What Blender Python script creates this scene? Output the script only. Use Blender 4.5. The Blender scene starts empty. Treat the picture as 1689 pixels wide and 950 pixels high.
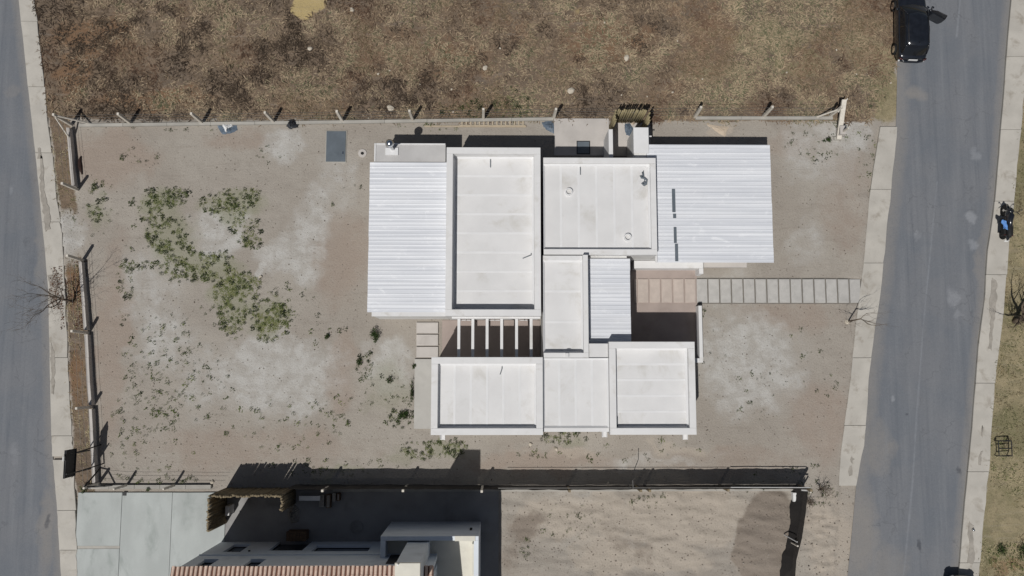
import bpy, math, random
import numpy as np
from mathutils import Vector, Matrix, Euler

rng = np.random.default_rng(7)
rnd = random.Random(11)
scene = bpy.context.scene
COL = scene.collection

# ------------------------------------------------------------------ camera, light, exposure
CAM_H = 46.0
FPX = 1344.0
CX, CY = 844.5, 475.0
CAM_ROT = Euler((math.radians(6.0), math.radians(-0.70), 0.0), 'XYZ')
cam_d = bpy.data.cameras.new('camera')
cam = bpy.data.objects.new('camera', cam_d)
COL.objects.link(cam)
cam.location = (0, 0, CAM_H)
cam.rotation_euler = CAM_ROT
cam_d.sensor_width = 36.0
cam_d.lens = FPX / 1689.0 * 36.0
cam_d.clip_start = 0.1
cam_d.clip_end = 2000
scene.camera = cam

SUN_DIR = Vector((0.28, 0.48, -1.0)).normalized()      # direction the light travels
SUN_EL = math.asin(-SUN_DIR.z)
SUN_AZ = math.atan2(-SUN_DIR.x, -SUN_DIR.y)
world = bpy.data.worlds.new('World')
scene.world = world
world.use_nodes = True
wn = world.node_tree.nodes
wl = world.node_tree.links
wn.clear()
sky = wn.new('ShaderNodeTexSky')
sky.sky_type = 'NISHITA'
sky.sun_disc = False
sky.sun_elevation = SUN_EL
sky.sun_rotation = SUN_AZ
bg = wn.new('ShaderNodeBackground')
bg.inputs['Strength'].default_value = 0.05
wo = wn.new('ShaderNodeOutputWorld')
hs = wn.new('ShaderNodeHueSaturation')
hs.inputs['Saturation'].default_value = 0.75
wl.new(sky.outputs[0], hs.inputs['Color'])
wl.new(hs.outputs[0], bg.inputs[0])
wl.new(bg.outputs[0], wo.inputs[0])
sun_d = bpy.data.lights.new('sun', 'SUN')
sun_d.energy = 5.0
sun_d.angle = math.radians(0.5)
sun_d.color = (1.0, 0.98, 0.95)
sun = bpy.data.objects.new('sun', sun_d)
COL.objects.link(sun)
sun.rotation_euler = SUN_DIR.to_track_quat('-Z', 'Y').to_euler()
sun.location = (-10, -17, 60)
scene.view_settings.view_transform = 'Standard'
scene.view_settings.look = 'None'
scene.view_settings.exposure = -0.72
scene.view_settings.gamma = 1.0
scene.cycles.diffuse_bounces = 2

# ------------------------------------------------------------------ survey: image position -> ground position
_M = CAM_ROT.to_matrix()


def U(px, py, z=0.0):
    d = _M @ Vector(((px - CX) / FPX, -(py - CY) / FPX, -1.0))
    t = (z - CAM_H) / d.z
    return Vector((d.x * t, d.y * t, z))


def WR(x0, y0, x1, y1, z=0.0):
    ym, xm = (y0 + y1) / 2, (x0 + x1) / 2
    return (U(x0, ym, z).x, U(xm, y1, z).y, U(x1, ym, z).x, U(xm, y0, z).y)   # xmin, ymin, xmax, ymax


def S(r, g, b):
    def c(v):
        v /= 255.0
        return v / 12.92 if v <= 0.04045 else ((v + 0.055) / 1.055) ** 2.4
    return (c(r), c(g), c(b))


# ------------------------------------------------------------------ noise in numpy
def vnoise(x, y, seed):
    r = np.random.default_rng(seed)
    T = r.random((256, 256))
    xi, yi = np.floor(x).astype(int), np.floor(y).astype(int)
    fx, fy = x - xi, y - yi
    fx = fx * fx * (3 - 2 * fx)
    fy = fy * fy * (3 - 2 * fy)
    a, b = T[xi % 256, yi % 256], T[(xi + 1) % 256, yi % 256]
    c, d = T[xi % 256, (yi + 1) % 256], T[(xi + 1) % 256, (yi + 1) % 256]
    return (a * (1 - fx) + b * fx) * (1 - fy) + (c * (1 - fx) + d * fx) * fy


def fbm(x, y, seed, octv=4):
    s, a, n = 0, 0.5, 0
    for k in range(octv):
        s = s + a * vnoise(x * 2 ** k + 17.3 * k, y * 2 ** k - 9.1 * k, seed + k)
        n += a
        a *= 0.55
    return s / n


def sstep(a, b, x):
    t = np.clip((x - a) / (b - a), 0, 1)
    return t * t * (3 - 2 * t)


# ------------------------------------------------------------------ materials
def new_mat(name):
    m = bpy.data.materials.new(name)
    m.use_nodes = True
    nt = m.node_tree
    nt.nodes.clear()
    out = nt.nodes.new('ShaderNodeOutputMaterial')
    b = nt.nodes.new('ShaderNodeBsdfPrincipled')
    nt.links.new(b.outputs[0], out.inputs[0])
    return m, nt, b


def mixc(nt, fac, a, b, blend='MIX'):
    n = nt.nodes.new('ShaderNodeMix')
    n.data_type = 'RGBA'
    n.blend_type = blend
    n.clamp_factor = True
    for sock, v in ((n.inputs[0], fac), (n.inputs[6], a), (n.inputs[7], b)):
        if isinstance(v, (int, float)):
            sock.default_value = v
        elif isinstance(v, (tuple, list)):
            sock.default_value = (*v[:3], 1)
        else:
            nt.links.new(v, sock)
    return n.outputs[2]


def mth(nt, op, a, b=None, clamp=False):
    n = nt.nodes.new('ShaderNodeMath')
    n.operation = op
    n.use_clamp = clamp
    for i, v in enumerate((a, b)):
        if v is None:
            continue
        if isinstance(v, (int, float)):
            n.inputs[i].default_value = v
        else:
            nt.links.new(v, n.inputs[i])
    return n.outputs[0]


def coords(nt, kind='Object', scale=(1, 1, 1), jitter=False):
    tc = nt.nodes.new('ShaderNodeTexCoord')
    v = tc.outputs[kind]
    mp = nt.nodes.new('ShaderNodeMapping')
    mp.inputs['Scale'].default_value = scale
    nt.links.new(v, mp.inputs['Vector'])
    if jitter:
        oi = nt.nodes.new('ShaderNodeObjectInfo')
        mu = mth(nt, 'MULTIPLY', oi.outputs['Random'], 57.0)
        cb = nt.nodes.new('ShaderNodeCombineXYZ')
        for i in range(3):
            nt.links.new(mu, cb.inputs[i])
        nt.links.new(cb.outputs[0], mp.inputs['Location'])
    return mp.outputs[0]


def noise(nt, vec, scale, detail=4, rough=0.55, dist=0.0):
    n = nt.nodes.new('ShaderNodeTexNoise')
    n.inputs['Scale'].default_value = scale
    n.inputs['Detail'].default_value = detail
    n.inputs['Roughness'].default_value = rough
    n.inputs['Distortion'].default_value = dist
    nt.links.new(vec, n.inputs['Vector'])
    return n.outputs['Fac']


def ramp(nt, fac, a, b):
    n = nt.nodes.new('ShaderNodeMapRange')
    n.interpolation_type = 'SMOOTHSTEP'
    n.inputs['From Min'].default_value = a
    n.inputs['From Max'].default_value = b
    nt.links.new(fac, n.inputs['Value'])
    return n.outputs[0]


def attr(nt, name):
    n = nt.nodes.new('ShaderNodeAttribute')
    n.attribute_name = name
    return n.outputs['Fac']


def bump(nt, b, h, strength=0.4, dist=0.02):
    n = nt.nodes.new('ShaderNodeBump')
    n.inputs['Strength'].default_value = strength
    n.inputs['Distance'].default_value = dist
    nt.links.new(h, n.inputs['Height'])
    nt.links.new(n.outputs[0], b.inputs['Normal'])


def surf(name, base, rough=0.8, var=0.18, scale=2.0, stain=None, stain_amt=0.4, stain_scale=0.7, bmp=0.25,
         metal=0.0, jitter=True, stretch=(1, 1, 1), tint=0.06, coat=0.0, spec=0.3, grain=25.0):
    """mottled surface: broad patches, fine grain, optional stains, per-object tint"""
    m, nt, b = new_mat(name)
    v = coords(nt, 'Object', stretch, jitter)
    n1 = noise(nt, v, scale, 5)
    n2 = noise(nt, v, grain, 3, 0.7)
    lo = tuple(c * (1 - var) for c in base)
    hi = tuple(min(c * (1 + var), 0.95) for c in base)
    c = mixc(nt, ramp(nt, n1, 0.3, 0.7), lo, hi)
    c = mixc(nt, mth(nt, 'MULTIPLY', ramp(nt, n2, 0.35, 0.75), var * 1.2), c, tuple(x * 0.45 for x in base))
    if stain:
        n3 = noise(nt, v, stain_scale, 6, 0.65, 0.4)
        c = mixc(nt, mth(nt, 'MULTIPLY', ramp(nt, n3, 0.52, 0.75), stain_amt), c, stain)
    if tint > 0:
        oi = nt.nodes.new('ShaderNodeObjectInfo')
        c = mixc(nt, mth(nt, 'MULTIPLY', oi.outputs['Random'], tint * 2), c, tuple(x * 0.6 for x in base))
    nt.links.new(c, b.inputs['Base Color'])
    b.inputs['Roughness'].default_value = rough
    b.inputs['Metallic'].default_value = metal
    b.inputs['Specular IOR Level'].default_value = spec
    b.inputs['Coat Weight'].default_value = coat
    b.inputs['Coat Roughness'].default_value = 0.08
    if bmp:
        bump(nt, b, n2, bmp, 0.01)
    return m


M = {}
M['roof_white'] = surf('white_roof_coating', (0.715, 0.705, 0.695), 0.75, 0.045, 0.6, S(192, 188, 180), 0.75, 0.55, 0.12, tint=0.04)
M['roof_seam'] = surf('roof_seam_coating', (0.745, 0.74, 0.735), 0.75, 0.03, 1.5, bmp=0.1, tint=0.02)
M['parapet'] = surf('parapet_paint', (0.735, 0.725, 0.715), 0.8, 0.04, 0.9, S(188, 183, 174), 0.6, 0.9, 0.12, tint=0.03)
M['wall_white'] = surf('white_wall_paint', (0.70, 0.69, 0.67), 0.85, 0.05, 0.7, S(170, 166, 158), 0.4, 0.6, 0.15, tint=0.02)


def sheet_mat():
    m, nt, b = new_mat('white_painted_sheet_metal')
    v = coords(nt, 'Object', (0.12, 4.6, 1), True)
    v2 = coords(nt, 'Object', (1, 1.6, 1), True)
    n1 = noise(nt, v, 1.0, 3, 0.6)
    n2 = noise(nt, v2, 1.1, 6, 0.7, 0.5)
    n3 = noise(nt, v2, 0.35, 4, 0.6)
    c = mixc(nt, ramp(nt, n1, 0.3, 0.7), (0.62, 0.635, 0.67), (0.77, 0.78, 0.805))
    c = mixc(nt, mth(nt, 'MULTIPLY', ramp(nt, n2, 0.56, 0.70), 0.65), c, (0.86, 0.865, 0.88))
    c = mixc(nt, mth(nt, 'MULTIPLY', ramp(nt, n2, 0.42, 0.28), 0.4), c, (0.60, 0.62, 0.65))
    c = mixc(nt, mth(nt, 'MULTIPLY', ramp(nt, n3, 0.5, 0.7), 0.3), c, (0.72, 0.72, 0.73))
    nt.links.new(c, b.inputs['Base Color'])
    b.inputs['Roughness'].default_value = 0.45
    b.inputs['Specular IOR Level'].default_value = 0.4
    return m


M['sheet'] = sheet_mat()
M['roof_grey'] = surf('grey_cement_roof', S(186, 184, 182), 0.85, 0.06, 0.8, S(160, 158, 155), 0.4, 0.5, 0.2)
M['concrete'] = surf('concrete', S(172, 168, 160), 0.9, 0.09, 1.2, S(135, 128, 116), 0.5, 0.9, 0.35)
M['concrete_pale'] = surf('pale_concrete', S(192, 186, 180), 0.9, 0.07, 1.0, S(160, 152, 144), 0.5, 0.7, 0.3)
M['sidewalk'] = surf('sidewalk_concrete', S(186, 181, 172), 0.9, 0.08, 0.9, S(150, 142, 130), 0.85, 1.3, 0.4, tint=0.05)
M['drive'] = surf('driveway_concrete', S(178, 182, 179), 0.85, 0.09, 0.6, S(146, 152, 148), 0.85, 0.7, 0.3, stretch=(1.4, .6, 1), tint=0.06)
M['paver'] = surf('grey_paver', S(186, 183, 178), 0.9, 0.08, 2.5, S(145, 142, 138), 0.5, 1.5, 0.3, tint=0.10)
M['paver_pink'] = surf('pinkish_paver', S(192, 179, 169), 0.9, 0.07, 2.5, S(160, 145, 135), 0.5, 1.5, 0.3, tint=0.08)
M['entry_floor'] = surf('entry_floor_cement', S(166, 152, 144), 0.9, 0.07, 1.0, S(142, 128, 120), 0.5, 0.8, 0.3)
M['brown_floor'] = surf('brown_floor_tile', S(120, 100, 88), 0.7, 0.12, 1.0, S(95, 85, 80), 0.5, 0.6, 0.2)
M['grey_floor'] = surf('grey_yard_floor', S(150, 148, 146), 0.9, 0.14, 0.6, S(112, 108, 104), 0.6, 0.5, 0.3)
M['post'] = surf('weathered_concrete_post', S(214, 207, 195), 0.9, 0.08, 6, S(140, 132, 120), 0.5, 3, 0.3)
M['wire'] = surf('galvanised_wire', S(140, 138, 135), 0.5, 0.1, 10, metal=0.6, bmp=0)
M['iron'] = surf('dark_iron', (0.03, 0.03, 0.032), 0.6, 0.3, 5, S(70, 55, 45), 0.5, 4, 0.1)
M['sign_dark'] = surf('shade_black', (0.028, 0.028, 0.031), 0.6, 0.2, 2, S(60, 58, 58), 0.4, 2, 0.1)  # near-black colour carries the shade of the unlit board back and doorway
M['sign_pale'] = surf('pale_sign_face', (0.62, 0.61, 0.58), 0.6, 0.06, 2)
M['stick'] = surf('dry_cane', S(160, 148, 115), 0.9, 0.25, 4, S(110, 98, 72), 0.6, 3, 0.4, tint=0.25, stretch=(4, 4, 0.8))
M['stick_old'] = surf('weathered_cane', S(144, 130, 106), 0.9, 0.25, 4, S(90, 78, 62), 0.6, 3, 0.4, tint=0.25, stretch=(4, 4, 0.8))
M['wood'] = surf('raw_timber', S(186, 172, 150), 0.85, 0.15, 3, S(130, 112, 90), 0.5, 3, 0.3, stretch=(1, 6, 6))
M['wood_brown'] = surf('brown_wood', S(105, 84, 66), 0.85, 0.2, 3, bmp=0.3, stretch=(1, 6, 6))
M['bark'] = surf('grey_brown_bark', S(112, 99, 86), 0.95, 0.3, 8, S(50, 42, 36), 0.5, 5, 0.6)
M['steel'] = surf('polished_steel', (0.78, 0.79, 0.80), 0.18, 0.04, 3, metal=1.0, bmp=0.02)
M['cover'] = surf('blue_grey_sheet_cover', S(98, 106, 113), 0.5, 0.10, 1.5, S(80, 88, 95), 0.6, 1.2, 0.1, spec=0.4)
M['tarp_blue'] = surf('blue_grey_tarp', S(95, 108, 122), 0.6, 0.2, 4, S(150, 150, 148), 0.6, 3, 0.2)
M['tarp_white'] = surf('white_plastic', (0.78, 0.78, 0.77), 0.5, 0.05, 3)
M['tarp_dark'] = surf('dark_plastic_bag', (0.035, 0.038, 0.045), 0.35, 0.3, 5, bmp=0.1)
M['black'] = surf('black_rubber', (0.018, 0.018, 0.018), 0.7, 0.2, 5, bmp=0.05)
M['hole'] = surf('hole_shade', (0.02, 0.02, 0.02), 0.9, 0.1, 2, bmp=0)  # black colour stands in for the shade inside openings
M['paint'] = surf('black_car_paint', (0.012, 0.014, 0.019), 0.22, 0.25, 3, S(60, 55, 50), 0.16, 2.2, 0.0, coat=1.0, spec=0.5, tint=0, grain=60)
M['paint_grey'] = surf('grey_car_paint', (0.22, 0.23, 0.24), 0.3, 0.1, 3, coat=1.0, bmp=0, tint=0)
M['glass'] = surf('tinted_glass', (0.012, 0.013, 0.016), 0.04, 0.1, 3, bmp=0, tint=0, spec=0.5)
M['window_glass'] = surf('window_glass', (0.03, 0.035, 0.04), 0.05, 0.1, 2, bmp=0, tint=0, spec=0.5)
M['lamp_red'] = surf('red_lamp_lens', (0.06, 0.015, 0.015), 0.25, 0.1, 5, bmp=0, coat=1)
M['lamp_clear'] = surf('clear_lamp_lens', (0.7, 0.7, 0.7), 0.15, 0.05, 5, bmp=0, coat=1)
M['plate'] = surf('white_plate', (0.72, 0.72, 0.70), 0.5, 0.05, 20, bmp=0)
M['red_paint'] = surf('dark_red_paint', (0.05, 0.012, 0.012), 0.3, 0.1, 5, bmp=0, coat=1)
M['cloth_blue'] = surf('blue_cloth', S(100, 145, 205), 0.9, 0.12, 8, bmp=0.2)
M['tile'] = surf('terracotta_tile', S(226, 200, 182), 0.9, 0.12, 6, S(196, 150, 130), 0.6, 2.5, 0.3, tint=0.25)
M['tile_pan'] = surf('terracotta_channel', S(126, 92, 78), 0.9, 0.15, 6, bmp=0.3)
M['house_grey'] = surf('pale_house_render', (0.74, 0.78, 0.82), 0.9, 0.04, 0.8, S(165, 168, 170), 0.4, 0.5, 0.15, tint=0.02)
M['cream'] = surf('cream_render', S(222, 218, 205), 0.85, 0.05, 1.2, S(190, 184, 168), 0.5, 1.0, 0.15)
M['stone'] = surf('pale_stone', S(196, 186, 170), 0.9, 0.1, 5, bmp=0.4)
M['sand'] = surf('pale_sand', S(196, 180, 160), 0.95, 0.08, 3, bmp=0.4)
M['rust'] = surf('rusty_dark_strip', S(58, 42, 38), 0.9, 0.2, 4)
M['mesh_rail'] = surf('pale_rail', S(185, 184, 182), 0.6, 0.08, 5)
M['blue_box'] = surf('blue_painted_wood', S(40, 62, 105), 0.6, 0.1, 4)
M['apron'] = surf('apron_concrete', S(182, 179, 173), 0.9, 0.07, 0.8, S(150, 147, 140), 0.5, 0.8, 0.3)
M['bedding'] = surf('paver_bedding', S(122, 117, 110), 0.95, 0.12, 3)
M['dirt_fill'] = surf('soil_fill', S(160, 154, 145), 0.95, 0.15, 3, S(100, 92, 80), 0.5, 1.5, 0.5)


def shade_cloth_mat():
    m, nt, b = new_mat('black_shade_cloth')
    v = coords(nt, 'Object', (1, 1, 1))
    n1 = noise(nt, v, 1.5, 4)
    c = mixc(nt, n1, (0.012, 0.011, 0.011), (0.028, 0.024, 0.022))
    nt.links.new(c, b.inputs['Base Color'])
    b.inputs['Roughness'].default_value = 0.85
    tr = nt.nodes.new('ShaderNodeBsdfTransparent')
    mx = nt.nodes.new('ShaderNodeMixShader')
    w = noise(nt, v, 55, 2, 0.5)
    nt.links.new(mth(nt, 'MULTIPLY', ramp(nt, w, 0.45, 0.75), 0.14), mx.inputs[0])
    out = [n for n in nt.nodes if n.type == 'OUTPUT_MATERIAL'][0]
    nt.links.new(b.outputs[0], mx.inputs[1])
    nt.links.new(tr.outputs[0], mx.inputs[2])
    nt.links.new(mx.outputs[0], out.inputs[0])
    return m


M['shade_cloth'] = shade_cloth_mat()


def ground_mat():
    m, nt, b = new_mat('bare_soil')
    v = coords(nt, 'Object')
    nb = noise(nt, v, 0.22, 6, 0.6, 0.5)
    nm = noise(nt, v, 1.3, 6, 0.65, 0.3)
    nf = noise(nt, v, 9.0, 5, 0.7)
    ng = noise(nt, v, 38.0, 3, 0.7)
    c = mixc(nt, ramp(nt, nb, 0.35, 0.65), S(167, 160, 150), S(158, 150, 140))
    c = mixc(nt, mth(nt, 'MULTIPLY', ramp(nt, nm, 0.45, 0.75), 0.5), c, S(146, 138, 129))
    # warm brown, grey dust, tracks, damp earth, dry field, verge: areas mapped on the plot
    def add(c, name, col, sharp=0.25, amt=1.0):
        a = attr(nt, name)
        f = mth(nt, 'ADD', a, mth(nt, 'MULTIPLY', mth(nt, 'SUBTRACT', nm, 0.5), 0.9))
        f = mth(nt, 'ADD', f, mth(nt, 'MULTIPLY', mth(nt, 'SUBTRACT', nf, 0.5), 0.5))
        f = mth(nt, 'ADD', f, mth(nt, 'MULTIPLY', mth(nt, 'SUBTRACT', nb, 0.5), 0.9))
        f = ramp(nt, f, 0.5 - sharp, 0.5 + sharp)
        f = mth(nt, 'MULTIPLY', f, ramp(nt, a, 0.02, 0.25))
        return mixc(nt, mth(nt, 'MULTIPLY', f, amt), c, col)
    c = add(c, 'warm', S(157, 143, 131), 0.5, 0.85)
    c = add(c, 'dust', mixc(nt, ramp(nt, nm, 0.35, 0.65), S(172, 168, 161), S(192, 190, 185)), 0.5, 0.85)
    c = add(c, 'pale', S(180, 169, 155), 0.3, 0.75)
    c = add(c, 'damp', S(134, 123, 112), 0.35, 0.85)
    c = add(c, 'greenish', S(138, 139, 114), 0.6, 0.6)
    fieldc = mixc(nt, ramp(nt, nb, 0.4, 0.6), S(120, 104, 87), S(108, 95, 82))
    fieldc = mixc(nt, mth(nt, 'MULTIPLY', ramp(nt, nm, 0.4, 0.7), 0.7), fieldc, S(142, 123, 104))
    fieldc = mixc(nt, mth(nt, 'MULTIPLY', ramp(nt, nf, 0.45, 0.7), 0.6), fieldc, S(76, 66, 56))
    c = add(c, 'field', fieldc, 0.18, 1.0)
    vergec = mixc(nt, ramp(nt, nm, 0.35, 0.65), S(160, 147, 118), S(136, 127, 100))
    vergec = mixc(nt, mth(nt, 'MULTIPLY', ramp(nt, nb, 0.48, 0.62), 0.7), vergec, S(118, 114, 84))
    vergec = mixc(nt, mth(nt, 'MULTIPLY', ramp(nt, nf, 0.5, 0.7), 0.5), vergec, S(112, 100, 74))
    c = add(c, 'verge', vergec, 0.2, 1.0)
    c = add(c, 'yellow', S(182, 162, 116), 0.22, 1.0)
    c = add(c, 'rusty', S(128, 98, 72), 0.3, 0.7)
    vst = coords(nt, 'Object', (0.35, 3.2, 1))
    nst = noise(nt, vst, 1.0, 5, 0.65, 0.3)
    c = mixc(nt, mth(nt, 'MULTIPLY', ramp(nt, nst, 0.52, 0.75), 0.22), c, S(176, 168, 158))
    c = mixc(nt, mth(nt, 'MULTIPLY', ramp(nt, nst, 0.46, 0.28), 0.22), c, S(132, 121, 111))
    # grain
    c = mixc(nt, mth(nt, 'MULTIPLY', ramp(nt, nf, 0.52, 0.75), 0.42), c, S(112, 101, 91))
    c = mixc(nt, mth(nt, 'MULTIPLY', ramp(nt, ng, 0.55, 0.72), 0.45), c, S(98, 88, 80))
    c = mixc(nt, mth(nt, 'MULTIPLY', ramp(nt, ng, 0.44, 0.28), 0.30), c, S(208, 200, 191))
    nt.links.new(c, b.inputs['Base Color'])
    b.inputs['Roughness'].default_value = 1.0
    b.inputs['Specular IOR Level'].default_value = 0.1
    h = mth(nt, 'ADD', mth(nt, 'MULTIPLY', nf, 1.0), mth(nt, 'MULTIPLY', ng, 0.4))
    bump(nt, b, h, 0.7, 0.06)
    return m


def road_mat():
    m, nt, b = new_mat('worn_asphalt')
    v = coords(nt, 'Object')
    vs = coords(nt, 'Object', (3.5, 0.10, 1))
    nb = noise(nt, v, 0.35, 5, 0.6, 0.4)
    ns = noise(nt, vs, 1.0, 5, 0.6)
    ng = noise(nt, v, 45, 3, 0.7)
    nm = noise(nt, v, 2.2, 6, 0.7)
    c = mixc(nt, ramp(nt, nb, 0.35, 0.65), S(109, 113, 119), S(117, 119, 123))
    c = mixc(nt, mth(nt, 'MULTIPLY', ramp(nt, ns, 0.5, 0.75), 0.35), c, S(124, 127, 131))
    c = mixc(nt, mth(nt, 'MULTIPLY', ramp(nt, ns, 0.48, 0.28), 0.35), c, S(92, 97, 104))
    c = mixc(nt, mth(nt, 'MULTIPLY', ramp(nt, nm, 0.6, 0.8), 0.35), c, S(88, 92, 98))

    def add(c, name, col, amt, sharp=0.3):
        a = attr(nt, name)
        f = mth(nt, 'ADD', a, mth(nt, 'MULTIPLY', mth(nt, 'SUBTRACT', nm, 0.5), 1.0))
        f = mth(nt, 'MULTIPLY', ramp(nt, f, 0.5 - sharp, 0.5 + sharp), ramp(nt, a, 0.02, 0.25))
        return mixc(nt, mth(nt, 'MULTIPLY', f, amt), c, col)
    c = add(c, 'dirt', S(150, 143, 134), 0.6, 0.9)
    wp = attr(nt, 'wheel')
    c = mixc(nt, mth(nt, 'MULTIPLY', mth(nt, 'MULTIPLY', wp, ramp(nt, ns, 0.3, 0.7)), 0.35), c, S(132, 134, 137))
    c = add(c, 'chalk', S(158, 160, 164), 0.5, 0.45)
    c = add(c, 'seam', S(138, 141, 146), 0.7, 0.45)
    c = add(c, 'oil', S(68, 70, 76), 0.7, 0.3)
    vo = nt.nodes.new('ShaderNodeTexVoronoi')
    vo.feature = 'DISTANCE_TO_EDGE'
    vo.inputs['Scale'].default_value = 0.55
    wv = nt.nodes.new('ShaderNodeVectorMath')
    wv.operation = 'ADD'
    nv = nt.nodes.new('ShaderNodeTexNoise')
    nv.inputs['Scale'].default_value = 1.6
    nv.inputs['Detail'].default_value = 4
    nt.links.new(v, nv.inputs['Vector'])
    nt.links.new(v, wv.inputs[0])
    nt.links.new(nv.outputs['Color'], wv.inputs[1])
    nt.links.new(wv.outputs[0], vo.inputs['Vector'])
    cr = mth(nt, 'MULTIPLY', ramp(nt, vo.outputs['Distance'], 0.016, 0.006), ramp(nt, nb, 0.5, 0.62))
    c = mixc(nt, mth(nt, 'MULTIPLY', cr, 0.3), c, S(78, 80, 84))
    n10 = noise(nt, v, 12, 3, 0.7)
    c = mixc(nt, mth(nt, 'MULTIPLY', ramp(nt, n10, 0.5, 0.72), 0.22), c, S(88, 91, 96))
    c = mixc(nt, mth(nt, 'MULTIPLY', ramp(nt, n10, 0.46, 0.28), 0.22), c, S(138, 140, 143))
    c = mixc(nt, mth(nt, 'MULTIPLY', ramp(nt, ng, 0.5, 0.75), 0.35), c, S(70, 74, 80))
    c = mixc(nt, mth(nt, 'MULTIPLY', ramp(nt, ng, 0.45, 0.25), 0.3), c, S(148, 150, 154))
    nt.links.new(c, b.inputs['Base Color'])
    b.inputs['Roughness'].default_value = 0.9
    b.inputs['Specular IOR Level'].default_value = 0.25
    bump(nt, b, ng, 0.35, 0.01)
    return m


def blade_mat(name, cols, rough=0.9, red=None):
    m, nt, b = new_mat(name)
    t = attr(nt, 'tone')
    r = nt.nodes.new('ShaderNodeValToRGB')
    el = r.color_ramp.elements
    while len(el) > 1:
        el.remove(el[-1])
    el[0].position = 0.0
    el[0].color = (*cols[0], 1)
    for i, c in enumerate(cols[1:], 1):
        e = el.new(i / (len(cols) - 1))
        e.color = (*c, 1)
    nt.links.new(t, r.inputs[0])
    c = mixc(nt, mth(nt, 'MULTIPLY', attr(nt, 'hue'), 0.65), r.outputs[0], red) if red else r.outputs[0]
    nt.links.new(c, b.inputs['Base Color'])
    b.inputs['Roughness'].default_value = rough
    b.inputs['Specular IOR Level'].default_value = 0.15
    return m


M['ground'] = ground_mat()
M['road'] = road_mat()
M['straw'] = blade_mat('dry_grass_blades', [S(66, 56, 47), S(98, 85, 72), S(136, 118, 98), S(180, 161, 134), S(98, 100, 76)], red=S(108, 80, 64))
M['straw_yellow'] = blade_mat('yellowed_grass_blades', [S(92, 82, 62), S(128, 116, 90), S(160, 147, 116), S(186, 174, 140), S(106, 106, 74)], red=S(140, 106, 76))
M['leaf'] = blade_mat('weed_leaves', [S(44, 48, 35), S(60, 70, 40), S(88, 98, 56), S(114, 122, 74), S(132, 132, 90)])
M['shrub_leaf'] = blade_mat('shrub_leaves', [S(34, 46, 26), S(52, 68, 36), S(74, 92, 50)])
M['clod'] = blade_mat('soil_clods', [S(108, 98, 88), S(136, 126, 116), S(160, 150, 140), S(186, 178, 168)])
M['litter_leaf'] = blade_mat('dry_leaf_litter', [S(58, 42, 36), S(96, 70, 56), S(130, 104, 84)])


# ------------------------------------------------------------------ object helpers
def tag(o, label=None, cat=None, group=None, kind=None):
    if label:
        o['label'] = label
    if cat:
        o['category'] = cat
    if group:
        o['group'] = group
    if kind:
        o['kind'] = kind
    return o


def thing(name, loc, label, cat, group=None, rz=0.0):
    o = bpy.data.objects.new(name, None)
    o.empty_display_size = 0.3
    o.location = loc
    o.rotation_euler = (0, 0, rz)
    COL.objects.link(o)
    return tag(o, label, cat, group)


def root_loc(p):
    v = Vector((0, 0, 0))
    while p is not None:
        v = v + Vector(p.location)
        p = p.parent
    return v


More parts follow.
